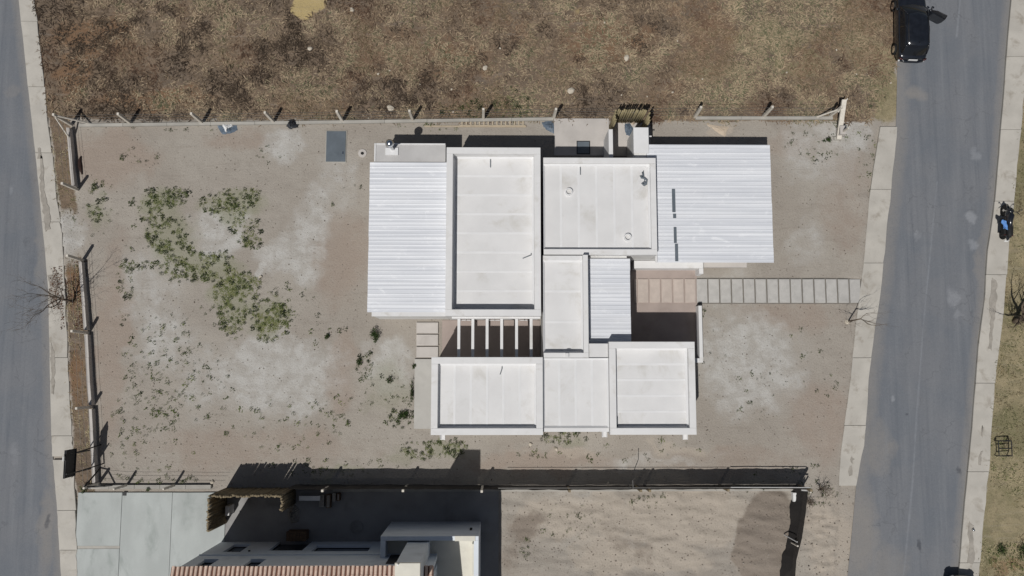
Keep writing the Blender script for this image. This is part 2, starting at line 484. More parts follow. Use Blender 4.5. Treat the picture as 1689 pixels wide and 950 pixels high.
class MB:
    def __init__(self):
        self.v, self.f = [], []

    def add(self, vs, fs):
        n = len(self.v)
        self.v += [tuple(p) for p in vs]
        self.f += [tuple(i + n for i in q) for q in fs]
        return self

    def box(self, x0, y0, z0, x1, y1, z1):
        if x0 > x1: x0, x1 = x1, x0
        if y0 > y1: y0, y1 = y1, y0
        if z0 > z1: z0, z1 = z1, z0
        return self.add([(x0, y0, z0), (x1, y0, z0), (x1, y1, z0), (x0, y1, z0), (x0, y0, z1), (x1, y0, z1), (x1, y1, z1), (x0, y1, z1)],
                        [(0, 3, 2, 1), (4, 5, 6, 7), (0, 1, 5, 4), (1, 2, 6, 5), (2, 3, 7, 6), (3, 0, 4, 7)])

    def bbox(self, x0, y0, z0, x1, y1, z1, b=0.01):
        """box with a chamfered top edge"""
        P = [(x0, y0, z0), (x1, y0, z0), (x1, y1, z0), (x0, y1, z0), (x0, y0, z1 - b), (x1, y0, z1 - b), (x1, y1, z1 - b), (x0, y1, z1 - b),
             (x0 + b, y0 + b, z1), (x1 - b, y0 + b, z1), (x1 - b, y1 - b, z1), (x0 + b, y1 - b, z1)]
        return self.add(P, [(0, 3, 2, 1), (0, 1, 5, 4), (1, 2, 6, 5), (2, 3, 7, 6), (3, 0, 4, 7),
                            (4, 5, 9, 8), (5, 6, 10, 9), (6, 7, 11, 10), (7, 4, 8, 11), (8, 9, 10, 11)])

    def tube(self, pts, rads, n=8, caps=True):
        pts = [Vector(p) for p in pts]
        if not isinstance(rads, (list, tuple)):
            rads = [rads] * len(pts)
        base = len(self.v)
        up = None
        for i, p in enumerate(pts):
            t = (pts[min(i + 1, len(pts) - 1)] - pts[max(i - 1, 0)])
            t = t.normalized() if t.length > 1e-9 else Vector((0, 0, 1))
            if up is None:
                up = Vector((0, 0, 1)) if abs(t.z) < 0.9 else Vector((1, 0, 0))
            a = t.cross(up).normalized()
            bb = a.cross(t).normalized()
            up = bb
            for k in range(n):
                w = 2 * math.pi * k / n
                self.v.append(tuple(p + (a * math.cos(w) + bb * math.sin(w)) * rads[i]))
        for i in range(len(pts) - 1):
            for k in range(n):
                q = base + i * n
                self.f.append((q + k, q + (k + 1) % n, q + n + (k + 1) % n, q + n + k))
        if caps:
            self.f.append(tuple(base + k for k in reversed(range(n))))
            self.f.append(tuple(base + (len(pts) - 1) * n + k for k in range(n)))
        return self

    def cyl(self, x, y, z0, z1, r0, r1=None, n=20):
        return self.tube([(x, y, z0), (x, y, z1)], [r0, r0 if r1 is None else r1], n)

    def lathe(self, x, y, prof, n=20):
        base = len(self.v)
        for r, z in prof:
            for k in range(n):
                w = 2 * math.pi * k / n
                self.v.append((x + r * math.cos(w), y + r * math.sin(w), z))
        for i in range(len(prof) - 1):
            for k in range(n):
                q = base + i * n
                self.f.append((q + k, q + (k + 1) % n, q + n + (k + 1) % n, q + n + k))
        return self

    def prism(self, poly, z0, z1):
        n = len(poly)
        a = sum(poly[i][0] * poly[(i + 1) % n][1] - poly[(i + 1) % n][0] * poly[i][1] for i in range(n))
        if a < 0:
            poly = list(reversed(poly))
        vs = [(p[0], p[1], z0) for p in poly] + [(p[0], p[1], z1) for p in poly]
        fs = [tuple(reversed(range(n))), tuple(range(n, 2 * n))] + [(i, (i + 1) % n, n + (i + 1) % n, n + i) for i in range(n)]
        return self.add(vs, fs)

    def mesh(self, name, off=Vector((0, 0, 0)), smooth=False):
        me = bpy.data.meshes.new(name)
        me.from_pydata([(x - off.x, y - off.y, z - off.z) for x, y, z in self.v], [], self.f)
        me.update()
        if smooth:
            me.polygons.foreach_set('use_smooth', [True] * len(me.polygons))
        return me

    def build(self, name, mat, parent=None, smooth=False, local=False, origin=None):
        if parent is not None:
            off = Vector((0, 0, 0)) if local else root_loc(parent)
        else:
            off = Vector(origin) if origin is not None else Vector((0, 0, 0))
        me = self.mesh(name, off, smooth)
        me.materials.append(mat)
        o = bpy.data.objects.new(name, me)
        o.parent = parent
        if parent is None:
            o.location = off
        COL.objects.link(o)
        return o


def inst(name, me, loc, parent=None, rot=(0, 0, 0), scale=(1, 1, 1)):
    """another object sharing a mesh; loc in world axes"""
    o = bpy.data.objects.new(name, me)
    o.parent = parent
    o.location = Vector(loc) - (root_loc(parent) if parent else Vector((0, 0, 0)))
    o.rotation_euler = rot
    o.scale = scale
    COL.objects.link(o)
    return o


def copy_tree(o, parent=None):
    c = o.copy()
    COL.objects.link(c)
    c.parent = parent
    for ch in list(o.children):
        copy_tree(ch, c)
    return c


def np_mesh(name, verts, faces, mat, attrs=None, smooth=False):
    """faces: (n,3) or (n,4) int array"""
    me = bpy.data.meshes.new(name)
    k = faces.shape[1]
    me.vertices.add(len(verts))
    me.vertices.foreach_set('co', np.ascontiguousarray(verts, dtype=np.float32).ravel())
    me.loops.add(faces.size)
    me.loops.foreach_set('vertex_index', np.ascontiguousarray(faces, dtype=np.int32).ravel())
    me.polygons.add(len(faces))
    me.polygons.foreach_set('loop_start', np.arange(0, faces.size, k, dtype=np.int32))
    me.polygons.foreach_set('loop_total', np.full(len(faces), k, dtype=np.int32))
    if smooth:
        me.polygons.foreach_set('use_smooth', np.ones(len(faces), dtype=bool))
    me.update(calc_edges=True)
    for an, av in (attrs or {}).items():
        a = me.attributes.new(an, 'FLOAT', 'POINT')
        a.data.foreach_set('value', np.ascontiguousarray(av, dtype=np.float32))
    me.materials.append(mat)
    o = bpy.data.objects.new(name, me)
    COL.objects.link(o)
    return o


# ------------------------------------------------------------------ the ground: one sheet to the horizon
fx = np.arange(-33, 33.01, 0.11)
fy = np.arange(-17, 26.01, 0.11)
gr = np.array([1.5, 4, 10, 25, 60, 140, 300, 560])
xs = np.concatenate([(-33 - gr)[::-1], fx, 33 + gr])
ys = np.concatenate([(-17 - gr)[::-1], fy, 26 + gr])
GX, GY = np.meshgrid(xs, ys, indexing='ij')
WXn = (fbm(GX * 0.9, GY * 0.9, 101) - 0.5) * 1.6
WYn = (fbm(GX * 0.9, GY * 0.9, 202) - 0.5) * 1.6


def blob(px, py, rx, ry, ang=0.0, soft=0.6, warp=1.0):
    c = U(px, py)
    dx, dy = GX + WXn * warp - c.x, GY + WYn * warp - c.y
    a = math.radians(-ang)
    u = (dx * math.cos(a) + dy * math.sin(a)) / (rx / 29.2)
    v = (-dx * math.sin(a) + dy * math.cos(a)) / (ry / 29.2)
    return 1 - sstep(1 - soft, 1 + soft * 0.4, np.sqrt(u * u + v * v))


def blobs(lst, **k):
    r = np.zeros_like(GX)
    for b in lst:
        r = np.maximum(r, (b[4] if len(b) > 4 else 1.0) * blob(*b[:4], **k))
    return r


def line_x(pts, y):
    """x of a polyline given in image pixels, as a function of ground y"""
    P = sorted([(U(*p).y, U(*p).x) for p in pts])
    yy = np.array([p[0] for p in P]); xx = np.array([p[1] for p in P])
    r = np.interp(y, yy, xx)
    s0 = (xx[1] - xx[0]) / (yy[1] - yy[0]); s1 = (xx[-1] - xx[-2]) / (yy[-1] - yy[-2])
    r = np.where(y < yy[0], xx[0] + (y - yy[0]) * s0, r)
    return np.where(y > yy[-1], xx[-1] + (y - yy[-1]) * s1, r)


W_ROAD = [(32, 0), (48, 148), (58, 240), (69, 350), (81, 478), (84, 637), (87, 746), (95, 835), (102, 950)]
W_WALK = [(56, 0), (69, 102), (76, 188), (84, 242), (92, 320), (102, 394), (106, 478), (112, 615), (116, 700), (119, 750)]
E_ROAD = [(1486, 0), (1480, 108), (1477, 236), (1472, 274), (1460, 399), (1451, 478), (1440, 556), (1432, 625), (1426, 714), (1422, 746), (1413, 790), (1409, 835), (1398, 950)]
E_WALK = [(1453, 206), (1446, 249), (1435, 320), (1425, 432), (1412, 536), (1403, 625), (1393, 701), (1386, 759), (1384, 800)]
F_ROAD = [(1666, 0), (1659, 76), (1654, 153), (1647, 229), (1645, 261), (1638, 338), (1626, 419), (1622, 497), (1613, 556), (1607, 630), (1601, 709), (1596, 759), (1590, 817), (1579, 950)]
F_WALK = [(1697, 0), (1688, 120), (1677, 236), (1669, 317), (1659, 414), (1652, 505), (1642, 579), (1636, 630), (1631, 709), (1626, 779), (1618, 850), (1610, 950)]
YF = U(700, 196).y          # north fence line
YS = U(700, 803).y          # south fence line
wx_w = line_x(W_WALK, GY)
wx_e = line_x([(1478, 0), (1478, 108), (1452, 170), (1440, 185)], GY)
wx_f = line_x(F_WALK, GY)
edge_n = (fbm(GX * 0.7, GY * 0.7, 55) - 0.5) * 1.2
m_field = sstep(YF - 0.30, YF + 0.15, GY + edge_n * 0.25) * sstep(-0.2, 0.2, GX - wx_w) * sstep(0.4, -0.4, GX - wx_e - edge_n * 0.6)
m_field = np.maximum(m_field, 0.8 * sstep(0.0, 0.3, GX - wx_w) * sstep(0.2, -0.2, GX - line_x([(117, 205), (127, 312), (137, 430), (150, 550), (156, 790)], GY)) * sstep(-8.0, -7.0, GY) * (1 - 0.8 * blob(118, 390, 30, 45)))
m_field *= sstep(-40, -34, GX)
m_verge = sstep(-0.1, 0.3, GX - wx_f)
m_verge = np.maximum(m_verge, blob(1460, 150, 26, 110, 0) * sstep(YF - 1.0, YF + 0.6, GY))
m_verge = np.maximum(m_verge, 0.55 * blobs([(1270, 60, 120, 40), (1420, 60, 70, 90), (1180, 120, 90, 25), (1330, 110, 80, 30)]))
far_out = np.maximum(sstep(36, 44, np.abs(GX)), np.maximum(sstep(28, 40, GY), sstep(-19, -30, GY)))
m_verge = np.maximum(m_verge, 0.7 * far_out)
m_dust = blobs([(365, 385, 50, 55), (430, 600, 70, 40), (500, 640, 60, 45), (490, 430, 50, 50), (520, 360, 40, 60, .8), (430, 455, 14, 12), (640, 570, 26, 26), (450, 620, 130, 75), (470, 240, 40, 32), (480, 420, 60, 45), (560, 300, 40, 90, 0.5), (640, 600, 50, 55, 0.8), (270, 560, 60, 70, .7),
                (1230, 600, 110, 90, 0.9), (1350, 250, 70, 70, .6), (1330, 400, 40, 50, .5), (1400, 215, 45, 55, 1.0), (120, 385, 26, 40, 1.0), (1200, 480, 60, 40, .6),
                (250, 470, 70, 80, .5), (1625, 840, 40, 60, .9), (1660, 860, 40, 40, .8), (960, 820, 60, 20, .8), (330, 620, 40, 80, 0.5), (1080, 760, 120, 14, .5)])
m_warm = blobs([(180, 260, 90, 60, 1), (185, 560, 32, 200, .8), (560, 420, 55, 90, .8), (560, 620, 30, 80, .9), (400, 230, 90, 20, .7), (1300, 520, 100, 40, .7), (1350, 700, 60, 80, .8),
                (420, 740, 230, 40, .6), (900, 760, 150, 25, .9), (1390, 330, 50, 110, .6), (1200, 760, 200, 30, .5), (1300, 240, 80, 25, .6)])
m_damp = np.maximum(blob(1262, 890, 52, 85, 12, 0.15, 0.5), 0.8 * blobs([(872, 868, 36, 20), (1060, 905, 26, 45, .6), (1010, 880, 40, 30, .45), (845, 900, 22, 60, .6)]))
m_pale = blobs([(1365, 890, 60, 90, .7), (960, 850, 120, 50), (1120, 850, 130, 60), (1000, 920, 60, 40), (1180, 215, 24, 16), (1090, 920, 90, 30), (640, 830, 10, 5), (940, 745, 60, 14, .6), (1120, 735, 70, 12, .6)])
m_green = blobs([(265, 340, 45, 30), (285, 400, 45, 60), (340, 440, 60, 30), (385, 490, 36, 55), (440, 530, 40, 40), (385, 340, 60, 30), (640, 640, 40, 60, .6), (165, 340, 16, 40, .6), (800, 175, 70, 22, .9),
                 (740, 740, 40, 16, .8), (660, 745, 40, 18, .6), (940, 728, 30, 8, .7), (560, 785, 60, 10, .7), (110, 270, 14, 60, .8), (1688, 200, 26, 60, .7), (1650, 620, 24, 60, .5), (130, 735, 12, 40, .8)])
m_yellow = np.maximum(np.maximum(blob(500, 6, 24, 30, 0, 0.3, 0.5), blob(520, -2, 26, 20, 20, 0.3, 0.5)), 0.5 * blob(960, 28, 12, 12))
m_rusty = blobs([(160, 60, 90, 50), (120, 120, 40, 60), (150, 90, 20, 20), (260, 165, 120, 20), (700, 90, 200, 60, .5), (1000, 70, 120, 60, .6), (1180, 60, 60, 60, .5), (125, 470, 20, 50), (130, 620, 14, 70, .8), (1680, 140, 30, 40, .9), (1670, 930, 40, 20, .7)])
road_zone = np.maximum(sstep(0.3, -0.1, GX - wx_w), sstep(-0.2, 0.2, GX - line_x(E_WALK, GY)) * sstep(0.3, -0.1, GX - wx_f))
lot_flat = blob(800, 420, 330, 330, 0, 0.2, 0.0)
rough = blobs([(1360, 880, 60, 90)], soft=0.8)
clodn = np.abs(fbm(GX * 2.2, GY * 4.0, 61, 3) - 0.5)
wave = (fbm(GX * 0.9 + GY * 0.5, GY * 2.6, 71, 3) - 0.5)
con = sstep(-0.2, 0.3, YS - GY) * sstep(0, 0.6, GX + 0.3) * sstep(1.0, 0, GX - U(1315, 870).x)
relief = (fbm(GX * 1.7, GY * 1.7, 31, 5) - 0.5) * 0.045 * (1 - lot_flat) + m_field * (fbm(GX * 1.1, GY * 1.1, 37, 4) - 0.5) * 0.16
relief += rough * (0.55 * clodn + 0.20 * wave) + con * (0.26 * wave + 0.03 * clodn)
relief += 0.25 * m_damp * blob(1262, 890, 52, 85, 12, 0.6, 0.4)
we_ = line_x(E_WALK, GY)
ramp_up = np.where(GX > wx_w, 1 - sstep(0.0, 1.0, GX - wx_w), 0) * sstep(-6.6, -6.0, GY)
ramp_up = np.maximum(ramp_up, np.where(GX < we_, 1 - sstep(0.0, 1.2, we_ - GX), 0) * sstep(-6.8, -5.8, GY) * sstep(10.5, 10.0, GY))
ramp_up = np.maximum(ramp_up, np.where(GX > wx_f, 1 - sstep(0.0, 1.2, GX - wx_f), 0))
GZ = relief * (1 - np.clip(road_zone, 0, 1)) * (1 - far_out) + 0.105 * ramp_up * (1 - np.clip(sstep(U(1230, 502).y, U(1230, 500).y, GY) * sstep(U(1230, 458).y, U(1230, 460).y, GY), 0, 1))
GZ = np.where(road_zone > 0.6, -0.03, np.maximum(GZ, -0.03))
nx, ny = len(xs), len(ys)
idx = np.arange(nx * ny).reshape(nx, ny)
quads = np.stack([idx[:-1, :-1], idx[1:, :-1], idx[1:, 1:], idx[:-1, 1:]], -1).reshape(-1, 4)
g = np_mesh('ground', np.stack([GX, GY, GZ], -1).reshape(-1, 3), quads, M['ground'],
            dict(field=m_field.ravel(), verge=m_verge.ravel(), dust=m_dust.ravel(), warm=m_warm.ravel(), damp=m_damp.ravel(), pale=m_pale.ravel(),
                 greenish=m_green.ravel(), yellow=m_yellow.ravel(), rusty=m_rusty.ravel()), smooth=True)
tag(g, 'sandy bare ground of the plot and the dry field', kind='structure')


def gz(x, y):
    i = int(np.clip(np.searchsorted(xs, x), 1, nx - 1))
    j = int(np.clip(np.searchsorted(ys, y), 1, ny - 1))
    return float(GZ[i, j])


def gz_np(x, y):
    i = np.clip(np.searchsorted(xs, x), 1, nx - 1)
    j = np.clip(np.searchsorted(ys, y), 1, ny - 1)
    return GZ[i, j]


# ------------------------------------------------------------------ roads
def road(name, left, right, label, stains):
    yv = np.concatenate([np.array([-300, -120, -50, -25]), np.arange(-17, 27.01, 0.16), np.array([35, 60, 120, 300.])])
    n = 90
    L = left(yv); R = right(yv)
    t = np.linspace(0, 1, n)
    X = L[:, None] * (1 - t) + R[:, None] * t
    Y = np.repeat(yv[:, None], n, 1)
    Z = np.full_like(X, 0.012) + 0.03 * (1 - (2 * t - 1) ** 2)
    at = {k: np.zeros_like(X) for k in ('dirt', 'chalk', 'seam', 'oil', 'wheel')}
    wx = (fbm(X * 1.2, Y * 1.2, 91) - 0.5) * 0.8
    wy = (fbm(X * 1.2, Y * 1.2, 92) - 0.5) * 0.8
    for (k, px, py, rx, ry, a) in stains:
        c = U(px, py)
        d = np.sqrt(((X + wx - c.x) / (rx / 29.2)) ** 2 + ((Y + wy - c.y) / (ry / 29.2)) ** 2)
        at[k] = np.maximum(at[k], a * (1 - sstep(0.4, 1.2, d)))
    for tc_ in (.22, .40, .62, .80):
        at['wheel'] += np.exp(-((t - tc_) / .045) ** 2)[None, :] * np.ones_like(X)
    at['dirt'] = np.maximum(at['dirt'], 0.75 * np.maximum(sstep(0.17, 0.0, t)[None, :], sstep(0.90, 1.0, t)[None, :]) * np.ones_like(X))
    return X, Y, Z, at, n, yv


def build_road(name, X, Y, Z, at, label):
    a, b = X.shape
    idx = np.arange(a * b).reshape(a, b)
    q = np.stack([idx[:-1, :-1], idx[:-1, 1:], idx[1:, 1:], idx[1:, :-1]], -1).reshape(-1, 4)
    o = np_mesh(name, np.stack([X, Y, Z], -1).reshape(-1, 3), q, M['road'], {k: v.ravel() for k, v in at.items()}, True)
    tag(o, label, kind='structure')
    return o


st_e = [('chalk', 1605, 360, 10, 12, 1), ('chalk', 1607, 403, 12, 9, .8), ('chalk', 1606, 254, 12, 14, .6), ('chalk', 1571, 490, 16, 20, .7), ('chalk', 1578, 520, 10, 10, .6), ('chalk', 1514, 389, 6, 8, .5),
        ('dirt', 1505, 155, 24, 14, .9), ('dirt', 1418, 880, 32, 90, 1), ('dirt', 1445, 740, 30, 50, .7), ('dirt', 1440, 930, 60, 40, .7), ('oil', 1495, 688, 8, 6, .8), ('oil', 1518, 900, 5, 12, .7),
        ('dirt', 1620, 450, 12, 60, .7), ('oil', 1579, 775, 6, 8, .6), ('chalk', 1470, 655, 5, 5, .8), ('oil', 1605, 330, 16, 40, .35), ('dirt', 1630, 400, 14, 40, .5)]
X, Y, Z, at, n, yv = road('road_east', lambda y: line_x(E_ROAD, y), lambda y: line_x(F_ROAD, y), '', st_e)
for pts in ([(1583, 0), (1577, 62)], [(1545, 300), (1522, 540), (1511, 690), (1505, 790), (1490, 950)]):
    xm = line_x(pts, Y)
    y0, y1 = U(*pts[-1]).y, U(*pts[0]).y
    at['seam'] = np.maximum(at['seam'], (1 - sstep(0.02, 0.09, np.abs(X - xm))) * ((Y > y0) & (Y < y1)) * (0.25 + 0.6 * fbm(X * 0 + Y * .35, Y * .35, 77)))
build_road('road', X, Y, Z, at, 'worn grey asphalt street along the front of the plot')
st_w = [('chalk', 18, 310, 6, 12, .5), ('chalk', 25, 750, 8, 30, .4), ('dirt', 80, 870, 16, 80, .8), ('dirt', 70, 430, 14, 60, .5), ('oil', 80, 860, 5, 14, .6), ('oil', 55, 300, 10, 100, .3), ('dirt', 20, 150, 16, 14, .4), ('oil', 50, 420, 16, 60, .3)]
X, Y, Z, at, n, yv = road('road_west', lambda y: line_x(W_ROAD, y) - 6.5, lambda y: line_x(W_ROAD, y), '', st_w)
build_road('road', X, Y, Z, at, 'worn grey asphalt street along the back of the plot')


# ------------------------------------------------------------------ pavements: slabs between joints
def sidewalk(A, B, joints, label, zt=0.13, outA=0.0, outB=0.0):
    root = MB()
    holder = bpy.data.objects.new('sidewalk', None)
    COL.objects.link(holder)
    tag(holder, label, kind='structure')
    for j0, j1 in zip(joints[:-1], joints[1:]):
        ya, yb = U(700, j0).y - 0.012, U(700, j1).y + 0.012
        if j0 < 0: ya = U(700, 0).y + 3 + (-j0) * .03
        ts = np.linspace(0, 1, 7)
        mb = MB()
        yy = ya + (yb - ya) * ts
        la = line_x(A, yy) - outA + np.array([rnd.uniform(-.012, .012) for _ in ts])
        ra = line_x(B, yy) + outB + np.array([rnd.uniform(-.04, .04) for _ in ts])
        dz = rnd.uniform(-.008, .008)
        k = 7
        vs = []
        for i in range(k):
            vs += [(la[i] + .02, yy[i], -0.03), (la[i] + .02, yy[i], zt + dz - .015), (la[i] + .035, yy[i], zt + dz), (ra[i] - .015, yy[i], zt + dz), (ra[i], yy[i], zt + dz - .02), (ra[i], yy[i], -0.05)]
        fs = []
        for i in range(k - 1):
            for c in range(5):
                q = i * 6 + c
                fs.append((q, q + 6, q + 7, q + 1))
        fs += [(0, 1, 2, 3, 4, 5), tuple(reversed(range((k - 1) * 6, k * 6)))]
        mb.add(vs, fs)
        mb.build('slab', M['sidewalk'], holder)
    return holder


sidewalk(W_ROAD, W_WALK, [-60, 40, 147, 255, 368, 478, 590, 718, 752], 'pale concrete pavement with joints beside the back street', outB=.10)
sidewalk([(95, 835), (88, 752), (102, 950)], [(126, 812), (122, 757), (129, 950)], [757, 840, 905, 960, 1010], 'pale pavement strip across the driveway mouth')
sidewalk(E_WALK, E_ROAD, [207, 311, 433, 590, 702, 802], 'clean concrete pavement along the house front', outA=.08)
sidewalk(F_ROAD, F_WALK, [-60, 90, 211, 330, 452, 632, 779, 930, 990], 'cracked concrete pavement across the street', outB=.10)


def flat_patch(name, pts, z, mat, label, kind='structure', thick=0.03):
    """irregular sheet of earth lying on a surface"""
    P = [U(*p) for p in pts]
    Q = []
    for i in range(len(P)):
        a, b = P[i], P[(i + 1) % len(P)]
        L = (b - a).length
        k = max(2, int(L / 0.22))
        for t in range(k):
            p = a.lerp(b, t / k)
            Q.append((p.x + rnd.uniform(-.055, .055), p.y + rnd.uniform(-.05, .05)))
    o = MB().prism(Q, z - thick, z).build(name, mat)
    tag(o, label, kind=kind)
    return o


for pts in ([(69, 258), (73, 258), (76, 320), (84, 350), (85, 378), (78, 384), (73, 350), (68, 300)], [(83, 455), (96, 450), (100, 478), (95, 500), (85, 500)], [(86, 560), (93, 590), (92, 650), (87, 650)],
            [(1634, 458), (1642, 462), (1641, 500), (1636, 545), (1633, 580), (1628, 574), (1631, 540), (1630, 500)], [(1617, 700), (1620, 706), (1619, 722), (1615, 716)], [(1614, 745), (1618, 742), (1616, 768), (1611, 764)], [(1596, 858), (1603, 866), (1602, 890), (1606, 912), (1602, 930), (1593, 926), (1597, 900), (1594, 880)],
            [(1403, 752), (1407, 756), (1404, 764), (1400, 760)], [(1399, 768), (1404, 768), (1404, 784), (1399, 786), (1396, 778)], [(64, 245), (70, 246), (71, 262), (64, 262)]):
    flat_patch('dirt_patch', pts, 0.149, M['dirt_fill'], 'patch of earth where the pavement has worn away')

# driveway of the neighbour
hold = bpy.data.objects.new('driveway', None); COL.objects.link(hold)
tag(hold, 'broad pale concrete driveway of the neighbouring house', kind='structure')
for (x0, y0, x1, y1) in ((128, 812, 200.4, 899.6), (128, 904.6, 200.4, 1000), (201.0, 812, 283.4, 1000), (283.9, 812, 372, 1000)):
    a = U(x0, y0); b = U(x1, y1); a.x, b.x = U(x0, 860).x, U(x1, 860).x
    MB().bbox(a.x, b.y, -0.05, b.x, a.y, 0.10, 0.008).build('slab', M['drive'], hold)
a = U(128, 900); b = U(200.4, 904.2); a.x, b.x = U(128, 860).x, U(200.4, 860).x
MB().box(a.x, b.y, -0.05, b.x, a.y, 0.085).build('drain_strip', M['concrete'], hold)
a = U(204, 811); b = U(210, 817)
lid = MB().box(a.x, b.y, 0.09, b.x, a.y, 0.112).build('meter_lid', M['iron'], hold)

# neighbour's yard floor
a = U(374, 809); b = U(822, 1000)
o = MB().bbox(a.x, b.y, -0.05, b.x, a.y, 0.06, 0.01).build('yard_floor', M['grey_floor']); tag(o, 'grey cement yard beside the neighbouring house', kind='structure')

# ------------------------------------------------------------------ the white flat-roofed house
hx0, hy0, hx1, hy1 = WR(608, 268, 1270, 710, 0)
house = thing('white_house', ((hx0 + hx1) / 2, (hy0 + hy1) / 2, 0), 'white flat-roofed single-storey house of staggered blocks in the middle of the sandy plot', 'house')


def walls(r, z1, inset=0.03, mat=None):
    x0, y0, x1, y1 = r
    return MB().box(x0 + inset, y0 + inset, -0.05, x1 - inset, y1 - inset, z1).build('wall', mat or M['wall_white'], house)


def parapets(r, z0, z1, w=0.32, sides='nsew', part=None):
    x0, y0, x1, y1 = r
    if 'n' in sides: MB().bbox(x0, y1 - w, z0, x1, y1, z1, .012).build('parapet', M['parapet'], house)
    if 's' in sides: MB().bbox(x0, y0, z0, x1, y0 + w, z1, .012).build('parapet', M['parapet'], house)
    ya, yb = y0 + (w + .003 if 's' in sides else 0), y1 - (w + .003 if 'n' in sides else 0)
    if 'w' in sides: MB().bbox(x0, ya, z0, x0 + w, yb, z1 - .004, .012).build('parapet', M['parapet'], house)
    if 'e' in sides: MB().bbox(x1 - w, ya, z0, x1, yb, z1 - .004, .012).build('parapet', M['parapet'], house)


def flat_roof(r, z, n, along, w=0.32, sides='nsew'):
    """vaulted roof strips with proud coated seams between them"""
    x0, y0, x1, y1 = r
    if 'w' in sides: x0 += w
    if 'e' in sides: x1 -= w
    if 's' in sides: y0 += w
    if 'n' in sides: y1 -= w
    root = MB().box(x0, y0, z - 0.15, x1, y1, z - 0.04).build('flat_roof', M['roof_white'], house)
    g = 0.004
    for i in range(n):
        if along == 'x':      # strips run east-west
            a, b = y0 + (y1 - y0) * i / n, y0 + (y1 - y0) * (i + 1) / n
            MB().bbox(x0 + g, a + g, z - 0.039, x1 - g, b - g, z + rnd.uniform(-.003, .003), .012).build('roof_panel', M['roof_white'], root)
            if i:
                MB().bbox(x0 + .05, a - .06, z - 0.03, x1 - .05, a + .06, z + .006, .005).build('seam', M['roof_seam'], root)
        else:
            a, b = x0 + (x1 - x0) * i / n, x0 + (x1 - x0) * (i + 1) / n
            MB().bbox(a + g, y0 + g, z - 0.039, b - g, y1 - g, z + rnd.uniform(-.003, .003), .012).build('roof_panel', M['roof_white'], root)
            if i:
                MB().bbox(a - .06, y0 + .05, z - 0.03, a + .06, y1 - .05, z + .006, .005).build('seam', M['roof_seam'], root)
    # cant fillet along the parapets
    f = MB()
    for (ax, ay, bx, by, cx, cy) in ((x0, y0, x1, y0, 0, 1), (x0, y1, x1, y1, 0, -1), (x0, y0, x0, y1, 1, 0), (x1, y0, x1, y1, -1, 0)):
        s = .10
        f.add([(ax, ay, z + s), (bx, by, z + s), (bx + cx * s, by + cy * s, z + .006), (ax + cx * s, ay + cy * s, z + .006), (ax, ay, z - .02), (bx, by, z - .02)],
              [(0, 1, 2, 3), (3, 2, 1, 0)] if False else [(0, 1, 2, 3)])
    f.build('fillet', M['roof_seam'], root)
    return root


RIB = 0.205


def sheet_mesh(L, nr, name='roof_sheet'):
    """ribbed sheet: ribs run along x, width nr ribs along y"""
    prof = []
    for i in range(nr):
        y = i * RIB
        prof += [(y, .0), (y + .115, .0), (y + .14, .010), (y + .18, .010)]
    prof.append((nr * RIB + .012, .0))
    mb = MB()
    vs = []
    for (y, z) in prof:
        vs += [(0, y, z), (L, y, z)]
    fs = [(2 * i, 2 * i + 1, 2 * i + 3, 2 * i + 2) for i in range(len(prof) - 1)]
    n = len(vs)
    vs += [(x, y, z - .012) for x, y, z in vs]
    fs += [tuple(reversed([q + n for q in f])) for f in fs]
    fs += [(2 * i, 2 * i + 2, n + 2 * i + 2, n + 2 * i) for i in range(len(prof) - 1)]
    fs += [(2 * i + 1, n + 2 * i + 1, n + 2 * i + 3, 2 * i + 3) for i in range(len(prof) - 1)]
    mb.add(vs, fs)
    me = mb.mesh(name)
    me.materials.append(M['sheet'])
    return me


def sheet_roof(r, z, slope_x=0.0, first_x0=None):
    x0, y0, x1, y1 = r
    root = MB().box(x0 + .06, y0 + .06, z - .12, x1 - .06, y1 - .06, z - .03).build('sheet_roof', M['wall_white'], house)
    nr_tot = int(round((y1 - y0) / RIB))
    sc = (y1 - y0) / (nr_tot * RIB)
    L = x1 - x0
    cache = {}
    i = 0
    while i < nr_tot:
        k = min(4, nr_tot - i)
        if k not in cache:
            cache[k] = sheet_mesh(L, k)
        o = inst('roof_sheet', cache[k], (x0 + rnd.uniform(-.008, .008), y0 + i * RIB * sc, z + rnd.uniform(0, .004)), root, (0, slope_x, 0), (1, sc, 1))
        i += k
    if first_x0 is not None:
        me = sheet_mesh(x0 - first_x0 + .05, 4)
        inst('roof_sheet', me, (first_x0, y1 - 4 * RIB * sc - .004, z + .006), root)
    return root


# A: west room under ribbed sheets, with its grey flat annex
zA = 2.8
rA = WR(608, 268, 737, 515, zA)
rAw = WR(616, 266, 740, 524, zA)
xA0, yA0, xA1, yA1 = rAw
yAw0 = U(680, 526.5, 0).y
rB = WR(735.5, 243, 892, 521, 3.7)
MB().box(xA0, yAw0, -0.05, rB[0] - .02, yA1 - .3, zA - .13).build('wall', M['wall_white'], house)
MB().bbox(xA0 - .03, yAw0 - .03, zA - .13, rB[0] - .01, yAw0 + .20, zA - .02, .01).build('fascia', M['parapet'], house)
sheet_roof((rA[0], rA[1], rB[0] - .02, rA[3]), zA, 0.0)
zN = 2.7
rN = WR(617, 236, 735, 268, zN)
rN = (rN[0], rN[1] - .02, rN[2], rN[3])
MB().box(rN[0] + .05, rN[1] + .06, -0.05, rN[2] - .05, rN[3] - .04, zN - .12).build('wall', M['wall_white'], house)
MB().bbox(rN[0], rN[1] + .05, zN - .12, rN[2], rN[3], zN, .01).build('roof_slab', M['roof_grey'], house)
MB().bbox(rN[0] + .02, rN[1] + .07, zN - .01, rN[0] + .10, rN[3] - .02, zN + .05, .01).build('coping', M['parapet'], house)
